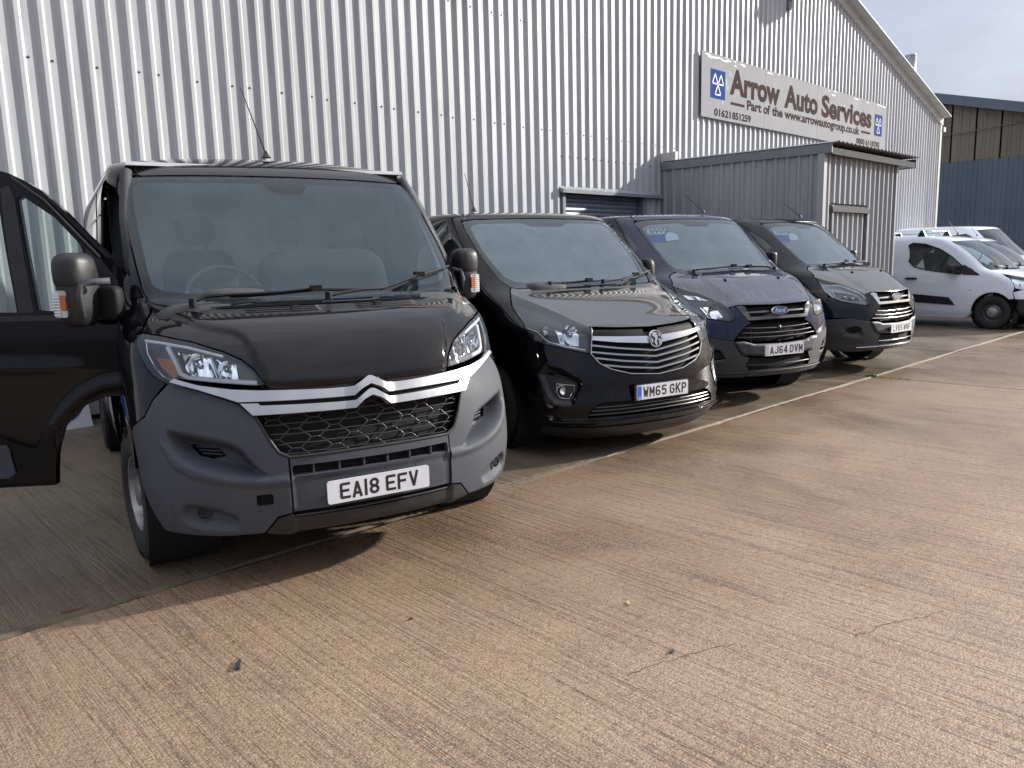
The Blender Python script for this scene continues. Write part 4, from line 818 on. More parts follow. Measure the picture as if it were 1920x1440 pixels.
for sd in (-1, 1):
    o = side1(sd); o = o if sd < 0 else o; hole = side_outline(h1, DOORX, sd)
    sp = panel(h1, o, 'side_panel', 'black_paint', v1, holes=[hole], step=.05, zstep=.03, edge=.04)
    for (xa, za, xb, zb) in ((-2.12, 1.86, -4.85, 1.86), (-2.12, 1.20, -4.85, 1.20)):
        q = side_outline(h1, [('x', xa, za), ('x', xb, zb)], sd); pathtube(h1, q, .006, 'swage_line', 'black_paint', sp, off=.001, step=.1)
    q = side_outline(h1, [('x', -2.6, .45), ('x', -2.6, 2.03)], sd); pathtube(h1, q, .004, 'panel_seam', 'dark_void', sp, off=.0, step=.08)
    for cx in (-.97, -3.98): MB().lathe([(.43, 0), (.43, -.34*sd)], (cx, sd*.985, .37), 'y', 28).build('wheel_arch', 'dark_void', v1, True)
    wheel(v1, -.95, sd*.905, .342, .215, .205, sd, 'steel', .10 if sd < 0 else .10); wheel(v1, -3.98, sd*.905, .342, .215, .205, sd, 'steel')
def mirror(van, M, sd, k=1.):
    """tall two-piece door mirror: shell, lower lens, arm, indicator; +x forward, y outward*sd"""
    sh_ = MB().blob((0, 0, 0), (.085, .070, .165), .55, 20, 14)
    sh_.v = [(x-.02*(z > 0)*z, y*sd, z) for x, y, z in sh_.v]; a = sh_.build('door_mirror', 'black_plastic', van, True); a.matrix_local = M @ Matrix.Scale(k, 4)
    MB().blob((.010, 0, .085), (.088, .074, .088), .62, 20, 12).build('mirror_cap', 'black_plastic', a, True)
    MB().blob((-.075, -.105*sd, -.06), (.040, .055, .080), .5, 16, 10).build('mirror_arm', 'wiper_black', a, True)
    MB().tube([(.055, -.055*sd, -.12), (.072, -.06*sd, -.02), (.070, -.075*sd, .030), (.035, -.11*sd, .040), (-.01, -.16*sd, .042)], .015, 8).build('mirror_bracket', 'grey_plastic', a, True)
    q = MB().prism(rrect(-.012, .058, -.115, .005, .012), 0, .012, lambda u, w, d: (.080+d, u*sd, w)); q.build('indicator_lens', 'hl_silver', a); MB().prism(rrect(-.010, .018, -.085, -.015, .012), 0, .006, lambda u, w, d: (.093+d, u*sd, w)).build('indicator_bulb', 'amber', a)
    m = MB()
    for k in range(8): m.box(.0925, .096, min(.022*sd, .054*sd), max(.022*sd, .054*sd), -.105+k*.013, -.101+k*.013)
    m.build('lens_rib', 'drl', a)
    return a
# open driver door
TH = math.radians(65); HX, HY = -1.0, -1.0
dmat = Matrix.Translation((HX, HY, 0)) @ Matrix(((-math.cos(TH), -math.sin(TH), 0, 0), (-math.sin(TH), math.cos(TH), 0, 0), (0, 0, 1, 0), (0, 0, 0, 1)))
# local: +X along the door from the hinge, outer face at -Y side
zw = [r[0] for r in R1]; ww = [r[2] for r in R1]
ARCHL = np.array([(.43, .45), (.415, .56), (.36, .71), (.29, .80), (.20, .875), (.10, .92), (.0, .93), (-.07, .93)])
def doorbul(d, z):
    b = np.interp(z, [.3, .7, 1.0, 1.3, 1.6, 1.9, 2.1], [-.02, 0, 0, -.012, -.03, -.058, -.085])
    dist = np.full(np.shape(d), 9.)
    for a, c in zip(ARCHL[:-1], ARCHL[1:]):
        e = c-a; t = np.clip(((d-a[0])*e[0]+(z-a[1])*e[1])/(e@e), 0, 1); dist = np.minimum(dist, np.hypot(d-a[0]-t*e[0], z-a[1]-t*e[1]))
    return b+.008*np.exp(-((z-1.01-.03*d)/.03)**2)*sstep(.15, .35, d)+.016*np.exp(-(dist/.032)**2)*sstep(.45, .80, z)
def doorfn(off):
    def fn(d, z):
        e = .008; P = np.stack([d, -doorbul(d, z)-off, z], -1); gz = (doorbul(d, z+e)-doorbul(d, z-e))/(2*e); gd = (doorbul(d+e, z)-doorbul(d-e, z))/(2*e)
        n = np.stack([-gd, -np.ones_like(d), -gz], -1); n /= np.linalg.norm(n, axis=1, keepdims=True); return P, n
    return fn
DO = [(-.072, 1.44), (-.072, .80), (-.030, .755), (-.005, .80), (.010, .863), (.094, .858), (.2, .817), (.27, .755), (.316, .697), (.352, .62), (.375, .553), (.392, .47), (.401, .394), (.674, .394), (1.03, .40), (1.05, 1.0), (1.02, 1.90), (.90, 2.035), (.70, 2.045), (.56, 2.035), (.474, 2.010), (.40, 1.972), (.318, 1.919), (.217, 1.819), (.116, 1.70), (.012, 1.59), (-.038, 1.52)]
G1 = [(.388, 1.322), (.414, 1.583), (.442, 1.880), (.424, 1.890), (.400, 1.885), (.266, 1.785), (.157, 1.655), (.140, 1.612), (.150, 1.31), (.257, 1.309)]; G2 = [(.485, 1.312), (.516, 1.673), (.535, 1.93), (.60, 1.955), (.88, 1.955), (.93, 1.88), (.965, 1.33), (.70, 1.318)]
door = panel(None, DO, 'driver_door', 'black_paint', v1, holes=[G1, G2], fn=doorfn(0), thick=.05, step=.022, zstep=.018, edge=.02); door.matrix_local = dmat
door['label'] = 'driver door swung wide open'
panel(None, [(d, z) for d, z in G1], 'quarter_window', 'side_glass', door, fn=doorfn(-.012), thick=0, step=.1); panel(None, G2, 'door_window', 'side_glass', door, fn=doorfn(-.014), thick=0, step=.1)
panel(None, [(-.06, .82), (.08, .87), (.2, .83), (.33, .71), (.39, .56), (.415, .41), (1.0, .41), (1.02, 1.0), (1.0, 1.27), (.0, 1.27), (-.06, 1.27)], 'door_trim', 'interior', door, fn=doorfn(-.075), thick=.0, step=.1)
panel(None, [(.402, 1.31), (.474, 1.31), (.505, 1.673), (.515, 1.93), (.472, 1.95), (.448, 1.883), (.424, 1.583)], 'window_divider', 'black_plastic', door, fn=doorfn(.004), thick=.02, step=.1)
panel(None, [(.0, 1.262), (.15, 1.262), (1.0, 1.275), (1.0, 1.302), (.15, 1.290), (.0, 1.290)], 'waist_seal', 'black_plastic', door, fn=doorfn(.005), thick=.01, step=.1)
panel(None, [(.587, .47), (.600, .60), (.612, .625), (1.02, .63), (1.02, .45), (.63, .445)], 'door_moulding', 'grey_plastic', door, fn=doorfn(.012), thick=.014, step=.05)
panel(None, [(-.02, 1.46), (.10, 1.64), (.125, 1.61), (.13, 1.31), (.0, 1.31), (-.03, 1.38)], 'mirror_base', 'black_plastic', door, fn=doorfn(.006), thick=.01, step=.05)
MB().tube([(.05, -.005, 1.58), (.30, .035, 1.865), (.46, .062, 1.985)], .010, 6).build('door_seal', 'dark_void', door, True)
# upper arch crease pressed over the cut-out
hg = MB()
for z in (.62, 1.08): hg.box(-1.02, -.97, -1.02, -.95, z+.02, z+.07)
hg.build('door_hinge', 'dark_void', v1)
mirror(v1, dmat @ Matrix.Translation((.105, -.15, 1.415)) @ Matrix.Rotation(math.radians(-74), 4, 'Z'), 1, 1.08)
# passenger door, closed
ld = side_outline(h1, DOORX, 1); pd = panel(h1, [(a, b) for a, b in ld], 'passenger_door', 'black_paint', v1, holes=[side_outline(h1, [('x', -1.33, 1.36), ('x', -1.95, 1.36), ('x', -1.94, 1.93), ('x', -1.6, 1.93), ('x', -1.4, 1.82), ('x', -1.25, 1.64)], 1)], step=.06)
panel(h1, side_outline(h1, [('x', -1.33, 1.36), ('x', -1.95, 1.36), ('x', -1.94, 1.93), ('x', -1.6, 1.93), ('x', -1.4, 1.82), ('x', -1.25, 1.64)], 1), 'door_window', 'side_glass', pd, off=-.008, thick=0, step=.08)
mirror(v1, Matrix.Translation((-1.12, 1.085, 1.425)) @ Matrix.Rotation(math.radians(8), 4, 'Z'), 1)
cabin(v1, 1.32, -.62, -.42, [(-.42, .24), (.40, .48)], 1.02, bulk=-2.35, half=.90, roofz=2.1)
for sd in (-1, 1): MB().tube([(-1.0, sd*.90, 1.4), (-1.3, sd*.88, 1.8), (-1.5, sd*.84, 2.05), (-2.1, sd*.86, 2.08), (-2.1, sd*.92, .5)], .035, 8).build('door_aperture_trim', 'interior', v1, True)
MB().box(-2.3, -1.5, -.84, .84, 2.10, 2.12).build('headlining', 'interior_light', v1)
MB().box(-4.9, -.9, -.70, .70, .28, .36).build('underbody', 'dark_void', v1); rear_cap(h1, v1, 'black_paint')
# ------------------------------------------------------------------ van 2: black van with slatted chrome grille
R2 = [(.13, -.10, .88, .06, .52, 2.4), (.20, -.01, .92, .06, .52, 2.4), (.28, .025, .945, .06, .52, 2.5), (.39, .03, .955, .06, .52, 2.6), (.5, .01, .965, .06, .50, 2.6), (.61, -.005, .97, .06, .50, 2.6), (.75, -.035, .975, .08, .52, 2.6), (.9, -.075, .975, .1, .55, 2.6),
(.965, -.105, .975, .09, .56, 2.7), (1.0, -.16, .975, .08, .56, 2.8), (1.08, -.36, .972, .08, .5, 2.9), (1.18, -.62, .968, .05, .4, 3.2), (1.274, -.905, .96, .03, .28, 4), (1.55, -1.235, .935, .04, .26, 3.7), (1.893, -1.645, .87, .05, .25, 3.5),
(1.925, -1.70, .855, .06, .26, 3.4), (1.95, -1.80, .82, .08, .28, 3.2), (1.965, -1.93, .74, .1, .3, 3)]
h2 = Hull(R2, 4.99)
v2 = van_root('panel_van', 4.922, 3.508, 13.2, 'glossy black van with chrome slatted grille and blue-edged plate WM65 GKP', 'vans parked in a row')
FOGP = [(1.008, .663), (.928, .740), (.908, .737), (.808, .700), (.668, .613), (.663, .587), (.753, .424), (.843, .416), (.913, .429), (.948, .479), (.988, .563)]
FOGF = [(1.000, .661), (.928, .664), (.823, .632), (.702, .587), (.708, .55), (.773, .431), (.898, .439), (.945, .486)]
h2.disp = [pocket(FOGP, .035, .045), ridge([(0, .284), (.6, .282), (.95, .30), (.95, .318), (.6, .306), (0, .310)], .012, .002, .012)]
panel(h2, mir([(0, .974), (.293, .985), (.51, .999), (.528, 1.0), (.568, 1.029), (.633, 1.104), (.718, 1.175), (.796, 1.248), (.748, 1.286), (.70, 1.277), (.32, 1.272), (0, 1.270)]), 'bonnet', 'dewy_sheen_black', v2, step=.025, zstep=.010)
WS2 = [(0, 1.280), (.32, 1.282), (.70, 1.287), (.743, 1.297), (.79, 1.361), (.823, 1.495), (.836, 1.618), (.836, 1.779), (.816, 1.866), (.718, 1.882), (.453, 1.889), (0, 1.894)]
BD2 = [(0, 1.328), (.60, 1.335), (.678, 1.353), (.733, 1.390), (.771, 1.498), (.788, 1.613), (.786, 1.742), (.778, 1.815), (.733, 1.845), (.67, 1.856), (.348, 1.862), (.25, 1.862), (.16, 1.828), (0, 1.826)]
ws = panel(h2, mir(WS2), 'windscreen', 'dewy_glass', v2, off=-.004, thick=0, step=.04, zstep=.025); panel(h2, mir(WS2), 'frit_band', 'dark_void', ws, holes=[mir(BD2)], off=-.012, thick=0, step=.05, zstep=.03); panel(h2, mir(BD2), 'inside_veil', 'heavy_mist', ws, off=-.016, thick=0, step=.06)
panel(h2, mir([(0, 1.272), (.70, 1.279), (.745, 1.29), (.72, 1.284), (.32, 1.279), (0, 1.278)]), 'scuttle_panel', 'black_plastic', v2, off=-.012, thick=.02, step=.03, zstep=.01)
panel(h2, mir([(0, 1.899), (.45, 1.894), (.72, 1.888), (.80, 1.876), (.795, 1.93), (.77, 1.965), (0, 1.965)]), 'roof_header', 'black_paint', v2, step=.03, zstep=.01); roofcap(h2, v2, 'black_paint', .035)
HL2 = [(.798, 1.243), (.718, 1.17), (.633, 1.099), (.568, 1.023), (.525, .993), (.536, .957), (.580, .805), (.698, .831), (.858, .87), (.983, .897), (1.023, .931), (1.023, .991), (.983, 1.036), (.958, 1.086), (.913, 1.156), (.858, 1.204)]
for sg in (-1, 1):
    L = lamp(h2, v2, sg, HL2, 'hl_black', .06); T = lambda q: [(sg*a, b) for a, b in q]
    pathtube(h2, T([(1.003, .992), (.945, .968), (.912, .925), (.873, .893), (.738, .857), (.608, .830)]), .010, 'chrome_strip', 'chrome', L, off=-.008)
    c = h2.P(np.array([sg*.70]), np.array([.95]), -.03)[0]; bowl('reflector', 'reflector', L, tuple(c), .075, .05); MB().lathe([(0, .02), (.016, .015), (.018, -.04)], tuple(c), 'x', 12).build('bulb', 'hl_silver', L, True)
    q = [(.763, 1.020), (.638, 1.015), (.618, .983), (.645, .868), (.790, .888), (.80, .95)]; panel(h2, T(q if sg < 0 else q[::-1])[::1], 'reflector_panel', 'hl_silver', L, off=-.05, thick=0, step=.02)
    c = h2.P(np.array([sg*.87]), np.array([.995]), -.025)[0]; bowl('indicator', 'hl_silver', L, tuple(c), .035, .03); MB().blob((c[0]-.02, c[1], c[2]-.02), (.012, .012, .012), .8).build('indicator_bulb', 'amber', L, True)
    q = [(.98, .965), (.935, .955), (.90, .915), (.94, .90), (.99, .915)]; panel(h2, T(q if sg < 0 else q[::-1]), 'side_lamp', 'hl_silver', L, off=-.02, thick=0, step=.02)
GRO = [(0, .606), (.173, .617), (.263, .629), (.43, .676), (.52, .726), (.575, .799), (.532, .957), (.513, .992), (.30, .980), (0, .968)]
gr = panel(h2, mir(GRO), 'grille', 'dark_void', v2, off=-.05, thick=-.046, step=.05)
pathtube(h2, [(-.513, .988), (-.53, .957), (-.572, .80), (-.518, .727), (-.428, .678), (-.262, .632), (0, .609), (.262, .632), (.428, .678), (.518, .727), (.572, .80), (.53, .957), (.513, .988)], .006, 'grille_frame', 'dull_chrome', gr, off=.0)
MESH = [(.075, .905), (.33, .918), (.526, .931), (.510, .985), (.30, .976), (.075, .966)]
for sg in (-1, 1):
    q = MESH if sg > 0 else flip(MESH); mm = MB(); qq = q
    ms = panel(h2, q, 'grille_mesh', 'wiper_black', gr, off=-.014, thick=0, step=.03)
    for i in range(48):
        for j in range(8):
            s = .08+i*.0096; z = .905+j*.0105+(i % 2)*.005
            if sdist(MESH, np.array([s]), np.array([z]))[0] < -.004:
                p = h2.P(np.array([sg*s]), np.array([z]), -.012)[0]; mm.lathe([(.0032, .001), (0, .0012)], tuple(p), 'x', 6)
    tag(mm.build('mesh_hole', 'dark_void', ms), kind='stuff')
BAR = [(.062, .848), (.34, .871), (.545, .898), (.535, .928), (.33, .914), (.066, .902)]
for sg in (-1, 1): panel(h2, BAR if sg > 0 else flip(BAR), 'chrome_bar', 'chrome', gr, off=.014, thick=.03, step=.02)
for sl in ([(0, .792), (.318, .829), (.552, .863)], [(0, .747), (.328, .782), (.566, .815)], [(0, .70), (.308, .733), (.535, .768)], [(0, .655), (.283, .684), (.492, .715)]):
    p = [(-a, b) for a, b in sl[::-1]][:-1]+sl; lo = [(a, b-.0065) for a, b in p]; up = [(a, b+.0065) for a, b in p]
    panel(h2, lo+up[::-1], 'chrome_slat', 'dull_chrome', gr, off=-.004, thick=.03, step=.03, zstep=.008)
eb = MB().lathe([(0, -.02), (.068, -.02), (.070, .008), (.066, .018), (.060, .018), (.056, .010)], (0, 0, 0), 'x', 36).build('badge', 'chrome', gr, True, 40); eb.location = (h2.P(np.array([0.]), np.array([.877]), .012)[0]); eb.rotation_euler = (0, math.radians(-8), 0)
MB().lathe([(.056, .009), (0, .011)], (0, 0, 0), 'x', 30).build('badge_face', 'alloy_dark', eb, True)
gf = MB()
for poly in ([(-.030, .050), (.012, .048), (.006, .030), (.024, .022), (.012, .010), (.018, -.004), (.004, -.018), (.010, -.050), (-.004, -.054), (-.018, -.020), (-.004, -.002), (-.016, .014), (-.036, .024)], [(.018, .052), (.050, .022), (.034, .016), (.026, .030)], [(-.052, .010), (-.034, .000), (-.030, -.022), (-.044, -.032)], [(.022, -.006), (.054, -.004), (.044, -.034), (.026, -.046), (.030, -.022)]):
    gf.prism(poly, .011, .0165, lambda u, w, d: (d, u, w))
gf.build('badge_emblem', 'chrome', eb)
sxa = lambda x, z: abs(h2.s_of_x(x, z, 1))
ARC2 = [(sxa(-.95+.40*math.cos(math.radians(a)), .345+.40*math.sin(math.radians(a))), .345+.40*math.sin(math.radians(a))) for a in (8, 22, 36, 50, 62)]
LG2 = [(0, .318), (.35, .320), (.52, .325), (.652, .318), (.638, .374), (.568, .427), (.53, .436), (.49, .439), (0, .426)]
BUM2 = [(0, .250), (.6, .252), (.85, .258), (sxa(-.54, .275)-.01, .275)]+ARC2[:4]+[(1.13, .745), (1.03, .924), (.985, .890), (.858, .863), (.698, .824), (.584, .799), (.580, .794), (.526, .720), (.434, .670), (.265, .623), (.173, .611), (0, .600)]
bm = panel(h2, mir(BUM2), 'front_bumper', 'black_paint', v2, holes=[mir(LG2), FOGF, flip(FOGF)], step=.022, zstep=.018, edge=.02)
lg = panel(h2, mir(LG2), 'lower_grille', 'dark_void', v2, off=-.04, thick=-.036, step=.05)
for z, w in ((.402, .585), (.375, .612), (.345, .635)): pathtube(h2, [(-w, z-.004), (0, z-.002), (w, z-.004)], .0045, 'lower_slat', 'grille_edge', lg, off=-.012, n=6)
for sg in (-1, 1):
    ff = panel(h2, FOGF if sg > 0 else flip(FOGF), 'fog_lamp_surround', 'black_plastic', bm, holes=[ellipse(sg*.836, .54, .036, .038, 20)], off=-.006, thick=.02, step=.02)
    c = h2.P(np.array([sg*.836]), np.array([.54]), -.02)[0]; n_ = h2.N(np.array([sg*.836]), np.array([.54]))[0]; n_ = Vector((n_[0]+.7, n_[1], 0)).normalized()
    fl_ = MB().lathe([(0, -.01), (.02, -.006), (.036, .012), (.040, .016), (.042, .012), (.04, -.02)], (0, 0, 0), 'z', 22).build('fog_lamp', 'chrome', ff, True, 40); fl_.location = c; fl_.rotation_euler = n_.to_track_quat('Z', 'Y').to_euler()
    bz = [(.872, .585), (.730, .572), (.735, .532), (.780, .472), (.850, .477), (.878, .524)]; pathtube(h2, [(sg*a, b) for a, b in bz+bz[:1]], .004, 'fog_bezel', 'dull_chrome', ff, off=.0)
    pathtube(h2, [(sg*.92, .742), (sg*.905, .738), (sg*.808, .701), (sg*.668, .613), (sg*.663, .587), (sg*.753, .424)], .005, 'bumper_crease', 'black_paint', bm, off=.002)
panel(h2, mir([(0, .135), (.6, .14), (.88, .17), (1.0, .20), (.98, .262), (.85, .246), (.6, .240), (0, .238)]), 'bumper_lip', 'black_plastic', v2, step=.03)
pathtube(h2, [(-.90, .300), (-.6, .294), (0, .296), (.6, .294), (.90, .300)], .005, 'bumper_edge', 'black_paint', bm, off=.010)
pathtube(h2, ellipse(-.47, .50, .032, .032, 20)+[(-.438, .5)], .0018, 'towing_eye_cover', 'dark_void', bm, off=.0)
MB().prism(rrect(-.275, .275, -.062, .066, .006), -.006, .002, lambda u, w, d: (d+.034, u, w+.487)).build('plate_holder', 'black_plastic', v2)
plate(v2, 'WM65 GKP', .489, .036, 'plate_blue')
wiper(h2, v2, [(-.22, 1.292), (.003, 1.300), (.338, 1.302)], [(-.40, 1.284), (-.2, 1.288), (.02, 1.302)]); wiper(h2, v2, [(.383, 1.292), (.593, 1.335), (.873, 1.372)], [(.15, 1.284), (.35, 1.296), (.593, 1.335)])
aerial(v2, -2.05, -.50, 1.985, (-.13, -.02, .34))
def side2(sd):
    pts = [('s', 1.036, .93), ('s', 1.030, .993), ('s', .990, 1.040), ('s', .965, 1.090), ('s', .920, 1.160), ('s', .864, 1.208), ('s', .804, 1.251), ('s', .754, 1.292), ('s', .798, 1.359), ('s', .831, 1.495), ('s', .844, 1.618), ('s', .844, 1.78), ('s', .826, 1.870), ('s', .806, 1.882), ('s', .80, 1.93), ('s', .778, 1.965),
           ('x', -4.9, 1.965), ('x', -4.98, 1.4), ('x', -4.98, .5), ('x', -4.5, .36)]+arch(-4.04, .345, .40, .40, 3, 177, 12)+[('x', -3.6, .34), ('x', -1.45, .34)]+arch(-.95, .345, .40, .40, 177, 55, 12)+[('s', 1.138, .748)]
    return side_outline(h2, pts, sd)
DX2 = [('x', -1.30, .45), ('x', -2.22, .45), ('x', -2.25, 1.0), ('x', -2.22, 1.84), ('x', -2.15, 1.895), ('x', -1.95, 1.897), ('s', 1.09, 1.872), ('s', .985, 1.818), ('s', .930, 1.728), ('s', .896, 1.645), ('s', .894, 1.576), ('s', .900, 1.46), ('x', -1.20, 1.33), ('x', -1.22, 1.0), ('x', -1.30, .75)]
WX2 = [('x', -1.42, 1.33), ('x', -2.15, 1.31), ('x', -2.14, 1.80), ('x', -2.05, 1.845), ('s', 1.16, 1.85), ('s', 1.07, 1.815), ('s', .99, 1.73), ('s', .955, 1.62)]
for sd in (-1, 1):
    hole = side_outline(h2, DX2, sd); sp = panel(h2, side2(sd), 'side_panel', 'black_paint', v2, holes=[hole], step=.05, zstep=.03, edge=.04)
    wh = side_outline(h2, WX2, sd); dd = panel(h2, hole, 'front_door', 'black_paint', v2, holes=[wh], off=-.001, thick=.02, step=.05, zstep=.03); panel(h2, wh, 'door_window', 'dark_glass', dd, off=-.008, thick=0, step=.06)
    m = MB(); p = h2.P(np.array([h2.s_of_x(-2.02, 1.12, sd)]), np.array([1.12]), .02)[0]; m.blob(tuple(p), (.10, .018, .022), .6); m.build('door_handle', 'black_plastic', dd, True)
    panel(h2, side_outline(h2, [('x', -1.06, 1.038), ('x', -1.14, 1.038), ('x', -1.14, 1.066), ('x', -1.06, 1.066)][::-1], sd), 'side_repeater', 'hl_silver', sp, off=.006, thick=.008, step=.05)
    for cx in (-.95, -4.04): MB().lathe([(.40, 0), (.40, -.32*sd)], (cx, sd*.95, .35), 'y', 28).build('wheel_arch', 'dark_void', v2, True)
    wheel(v2, -.95, sd*.862, .335, .215, .215, sd, 'alloy_dark', 0, 'alloy'); wheel(v2, -4.04, sd*.862, .335, .215, .215, sd, 'alloy_dark', 0, 'alloy')
    mm = MB().blob((-1.36, sd*1.005, 1.37), (.11, .05, .13), .5, 18, 12).build('door_mirror', 'black_plastic', v2, True); MB().blob((-1.27, sd*.97, 1.30), (.06, .06, .03), .5).build('mirror_arm', 'black_plastic', mm, True)
cabin(v2, 1.24, -.86, -.40, [(-.40, .24), (.40, .46)], .92, .19, bulk=-2.5, half=.86, roofz=1.88)
MB().box(-2.5, -1.75, -.76, .76, 1.885, 1.90).build('headlining', 'interior_light', v2); MB().box(-4.94, -.9, -.68, .68, .24, .33).build('underbody', 'dark_void', v2); rear_cap(h2, v2, 'black_paint')
# ------------------------------------------------------------------ vans 3 and 4: same body, different trim
R3 = [(.24, -.05, .90, .08, .55, 2.2), (.30, .01, .94, .08, .55, 2.2), (.37, .025, .96, .08, .55, 2.2), (.47, .005, .975, .06, .52, 2.5), (.55, -.01, .985, .05, .5, 2.7), (.68, -.02, .99, .05, .5, 2.8), (.82, -.035, .993, .05, .52, 2.8), (.95, -.06, .993, .06, .58, 2.7),
(1.01, -.085, .993, .08, .62, 2.6), (1.06, -.15, .99, .1, .62, 2.6), (1.14, -.26, .988, .1, .58, 2.6), (1.25, -.44, .985, .1, .5, 2.7), (1.34, -.72, .975, .1, .38, 2.9), (1.6, -1.03, .945, .12, .34, 3.0), (1.95, -1.445, .87, .13, .3, 3.2),
(1.975, -1.50, .855, .13, .3, 3.2), (1.995, -1.60, .81, .13, .3, 3), (2.005, -1.75, .72, .13, .3, 3)]
pbr('silver_trim', (.085, .088, .095), .35, .3, noise=(9, .1, .08)); pbr('bronze_black', (.018, .018, .020), .35)
def mid_van(x, y, hd, label, mat, txt, blue, price, rich):
    h = Hull(R3, 4.97); v = van_root('panel_van', x, y, hd, label, 'vans parked in a row')
    BEAK = [(0, .492), (.253, .498), (.470, .518), (.520, .581), (.565, .655), (.458, .656), (.333, .622), (0, .613)]
    h.disp = [ridge([(0, .99), (.47, .99), (.493, 1.066), (.528, 1.157), (.560, 1.258), (.50, 1.36), (0, 1.36)], .016, .004, .035), ridge(BEAK, .022, .012, .004),
              pocket([(.803, .600), (.703, .580), (.640, .475), (.76, .462), (.93, .49), (.94, .60)], .030, .04)]
    panel(h, mir([(0, 1.0), (.488, 1.008), (.552, 1.004), (.580, .990), (.620, 1.046), (.684, 1.087), (.755, 1.133), (.868, 1.164), (.950, 1.212), (.85, 1.298), (.755, 1.333), (.70, 1.340), (.63, 1.318), (.4, 1.315), (0, 1.318)]), 'bonnet', 'dewy_sheen_blue_black' if rich else 'dewy_sheen_navy', v, step=.025, zstep=.012)
    for sg in (-1, 1): p = h.P(np.array([sg*.365]), np.array([1.243]), 0.)[0]; MB().blob((p[0], p[1], p[2]+.004), (.022, .012, .010), .6).build('washer_jet', 'black_plastic', v, True)
    WS = [(0, 1.327), (.40, 1.324), (.63, 1.327), (.698, 1.347), (.735, 1.404), (.75, 1.503), (.763, 1.636), (.771, 1.765), (.778, 1.868), (.770, 1.903), (.715, 1.918), (.59, 1.929), (.3, 1.935), (0, 1.936)]
    BD = [(0, 1.372), (.55, 1.374), (.665, 1.392), (.700, 1.444), (.722, 1.583), (.735, 1.798), (.728, 1.856), (.62, 1.893), (.37, 1.906), (.22, 1.908), (.14, 1.868), (0, 1.866)]
    ws = panel(h, mir(WS), 'windscreen', 'dewy_glass', v, off=-.004, thick=0, step=.04, zstep=.025); panel(h, mir(WS), 'frit_band', 'dark_void', ws, holes=[mir(BD)], off=-.012, thick=0, step=.05, zstep=.03); panel(h, mir(BD), 'inside_veil', 'heavy_mist', ws, off=-.026, thick=0, step=.06)
    panel(h, mir([(0, 1.320), (.63, 1.320), (.70, 1.343), (.69, 1.345), (.62, 1.325), (0, 1.325)]), 'scuttle_panel', 'black_plastic', v, off=-.012, thick=.02, step=.03, zstep=.01)
    panel(h, mir([(0, 1.941), (.3, 1.940), (.59, 1.934), (.72, 1.923), (.745, 1.935), (.74, 1.975), (.71, 2.005), (0, 2.005)]), 'roof_header', mat, v, step=.03, zstep=.01); roofcap(h, v, mat, .03)
    HL = [(.948, 1.200), (.868, 1.155), (.753, 1.128), (.680, 1.084), (.613, 1.036), (.570, .975), (.527, .888), (.59, .857), (.713, .880), (.85, .900), (.95, .93), (1.008, .965), (1.040, 1.023), (.985, 1.118)]
    for sg in (-1, 1):
        T = lambda q: [(sg*a, b) for a, b in q]; L = lamp(h, v, sg, HL, 'lamp_white' if rich else 'hl_black', .05)
        IN = [(.913, 1.060), (.833, 1.046), (.728, 1.026), (.665, .975), (.645, .920), (.738, .908), (.898, .938), (.970, .982)]
        if rich:
            panel(h, T(IN if sg < 0 else IN[::-1]), 'lamp_well', 'hl_black', L, off=-.045, thick=0, step=.03)
            pathtube(h, T(IN+IN[:1]), .006, 'lamp_bezel', 'drl', L, off=-.03)
            for s, z, r in ((.84, .985, .038), (.76, .965, .042)): c = h.P(np.array([sg*s]), np.array([z]), -.02)[0]; bowl('reflector', 'reflector', L, tuple(c), r, .03)
            pathtube(h, T([(.923, 1.112), (.763, 1.112), (.68, 1.065), (.62, 1.01), (.585, .94)]), .010, 'light_guide', 'drl', L, off=-.016)
        else:
            q = [(.845, 1.02), (.76, 1.03), (.68, .985), (.645, .91), (.72, .895), (.80, .91)]; panel(h, T(q if sg < 0 else q[::-1]), 'reflector_panel', 'reflector', L, off=-.035, thick=0, step=.03)
            c = h.P(np.array([sg*.745]), np.array([.965]), -.012)[0]; bowl('reflector', 'reflector', L, tuple(c), .06, .03)
            q = [(.92, 1.13), (.79, 1.118), (.70, 1.072), (.78, 1.08), (.90, 1.09)]; panel(h, T(q if sg < 0 else q[::-1]), 'indicator', 'hl_silver', L, off=-.02, thick=0, step=.03)
    fm = 'chrome' if rich else 'silver_trim'
    FR = [(0, .864), (.398, .860), (.500, .994), (.452, .996), (.405, .985), (.367, .893), (0, .890)]
    ug = panel(h, mir([(0, .888), (.37, .890), (.43, .996), (0, .996)]), 'upper_grille', 'dark_void', v, off=-.04, thick=-.036, step=.05)
    panel(h, FR[:1]+FR[1:3]+FR[3:6]+FR[6:]+[(-a, b) for a, b in FR[::-1] if a > 0], 'grille_frame', fm, ug, off=.006, thick=.03, step=.03)
    for sg in (-1, 1): q = [(.10, .930), (.395, .934), (.40, .948), (.10, .950)]; panel(h, q if sg > 0 else flip(q), 'grille_bar', fm, ug, off=-.004, thick=.03, step=.03)
    bd = MB(); n = 40
    for rr, xx in ((0, 0), (1, 0), (1, .016), (.93, .022), (.90, .018)): bd.v += [(xx, .116*rr*math.cos(2*math.pi*k/n), .047*rr*math.sin(2*math.pi*k/n)) for k in range(n)]
    for i in range(4):
        for k in range(n): bd.f.append((i*n+k, i*n+(k+1) % n, (i+1)*n+(k+1) % n, (i+1)*n+k))
    be = bd.build('badge', 'chrome', ug, True, 40); be.location = h.P(np.array([0.]), np.array([.94]), .006)[0]; be.rotation_euler = (0, math.radians(-12), 0)
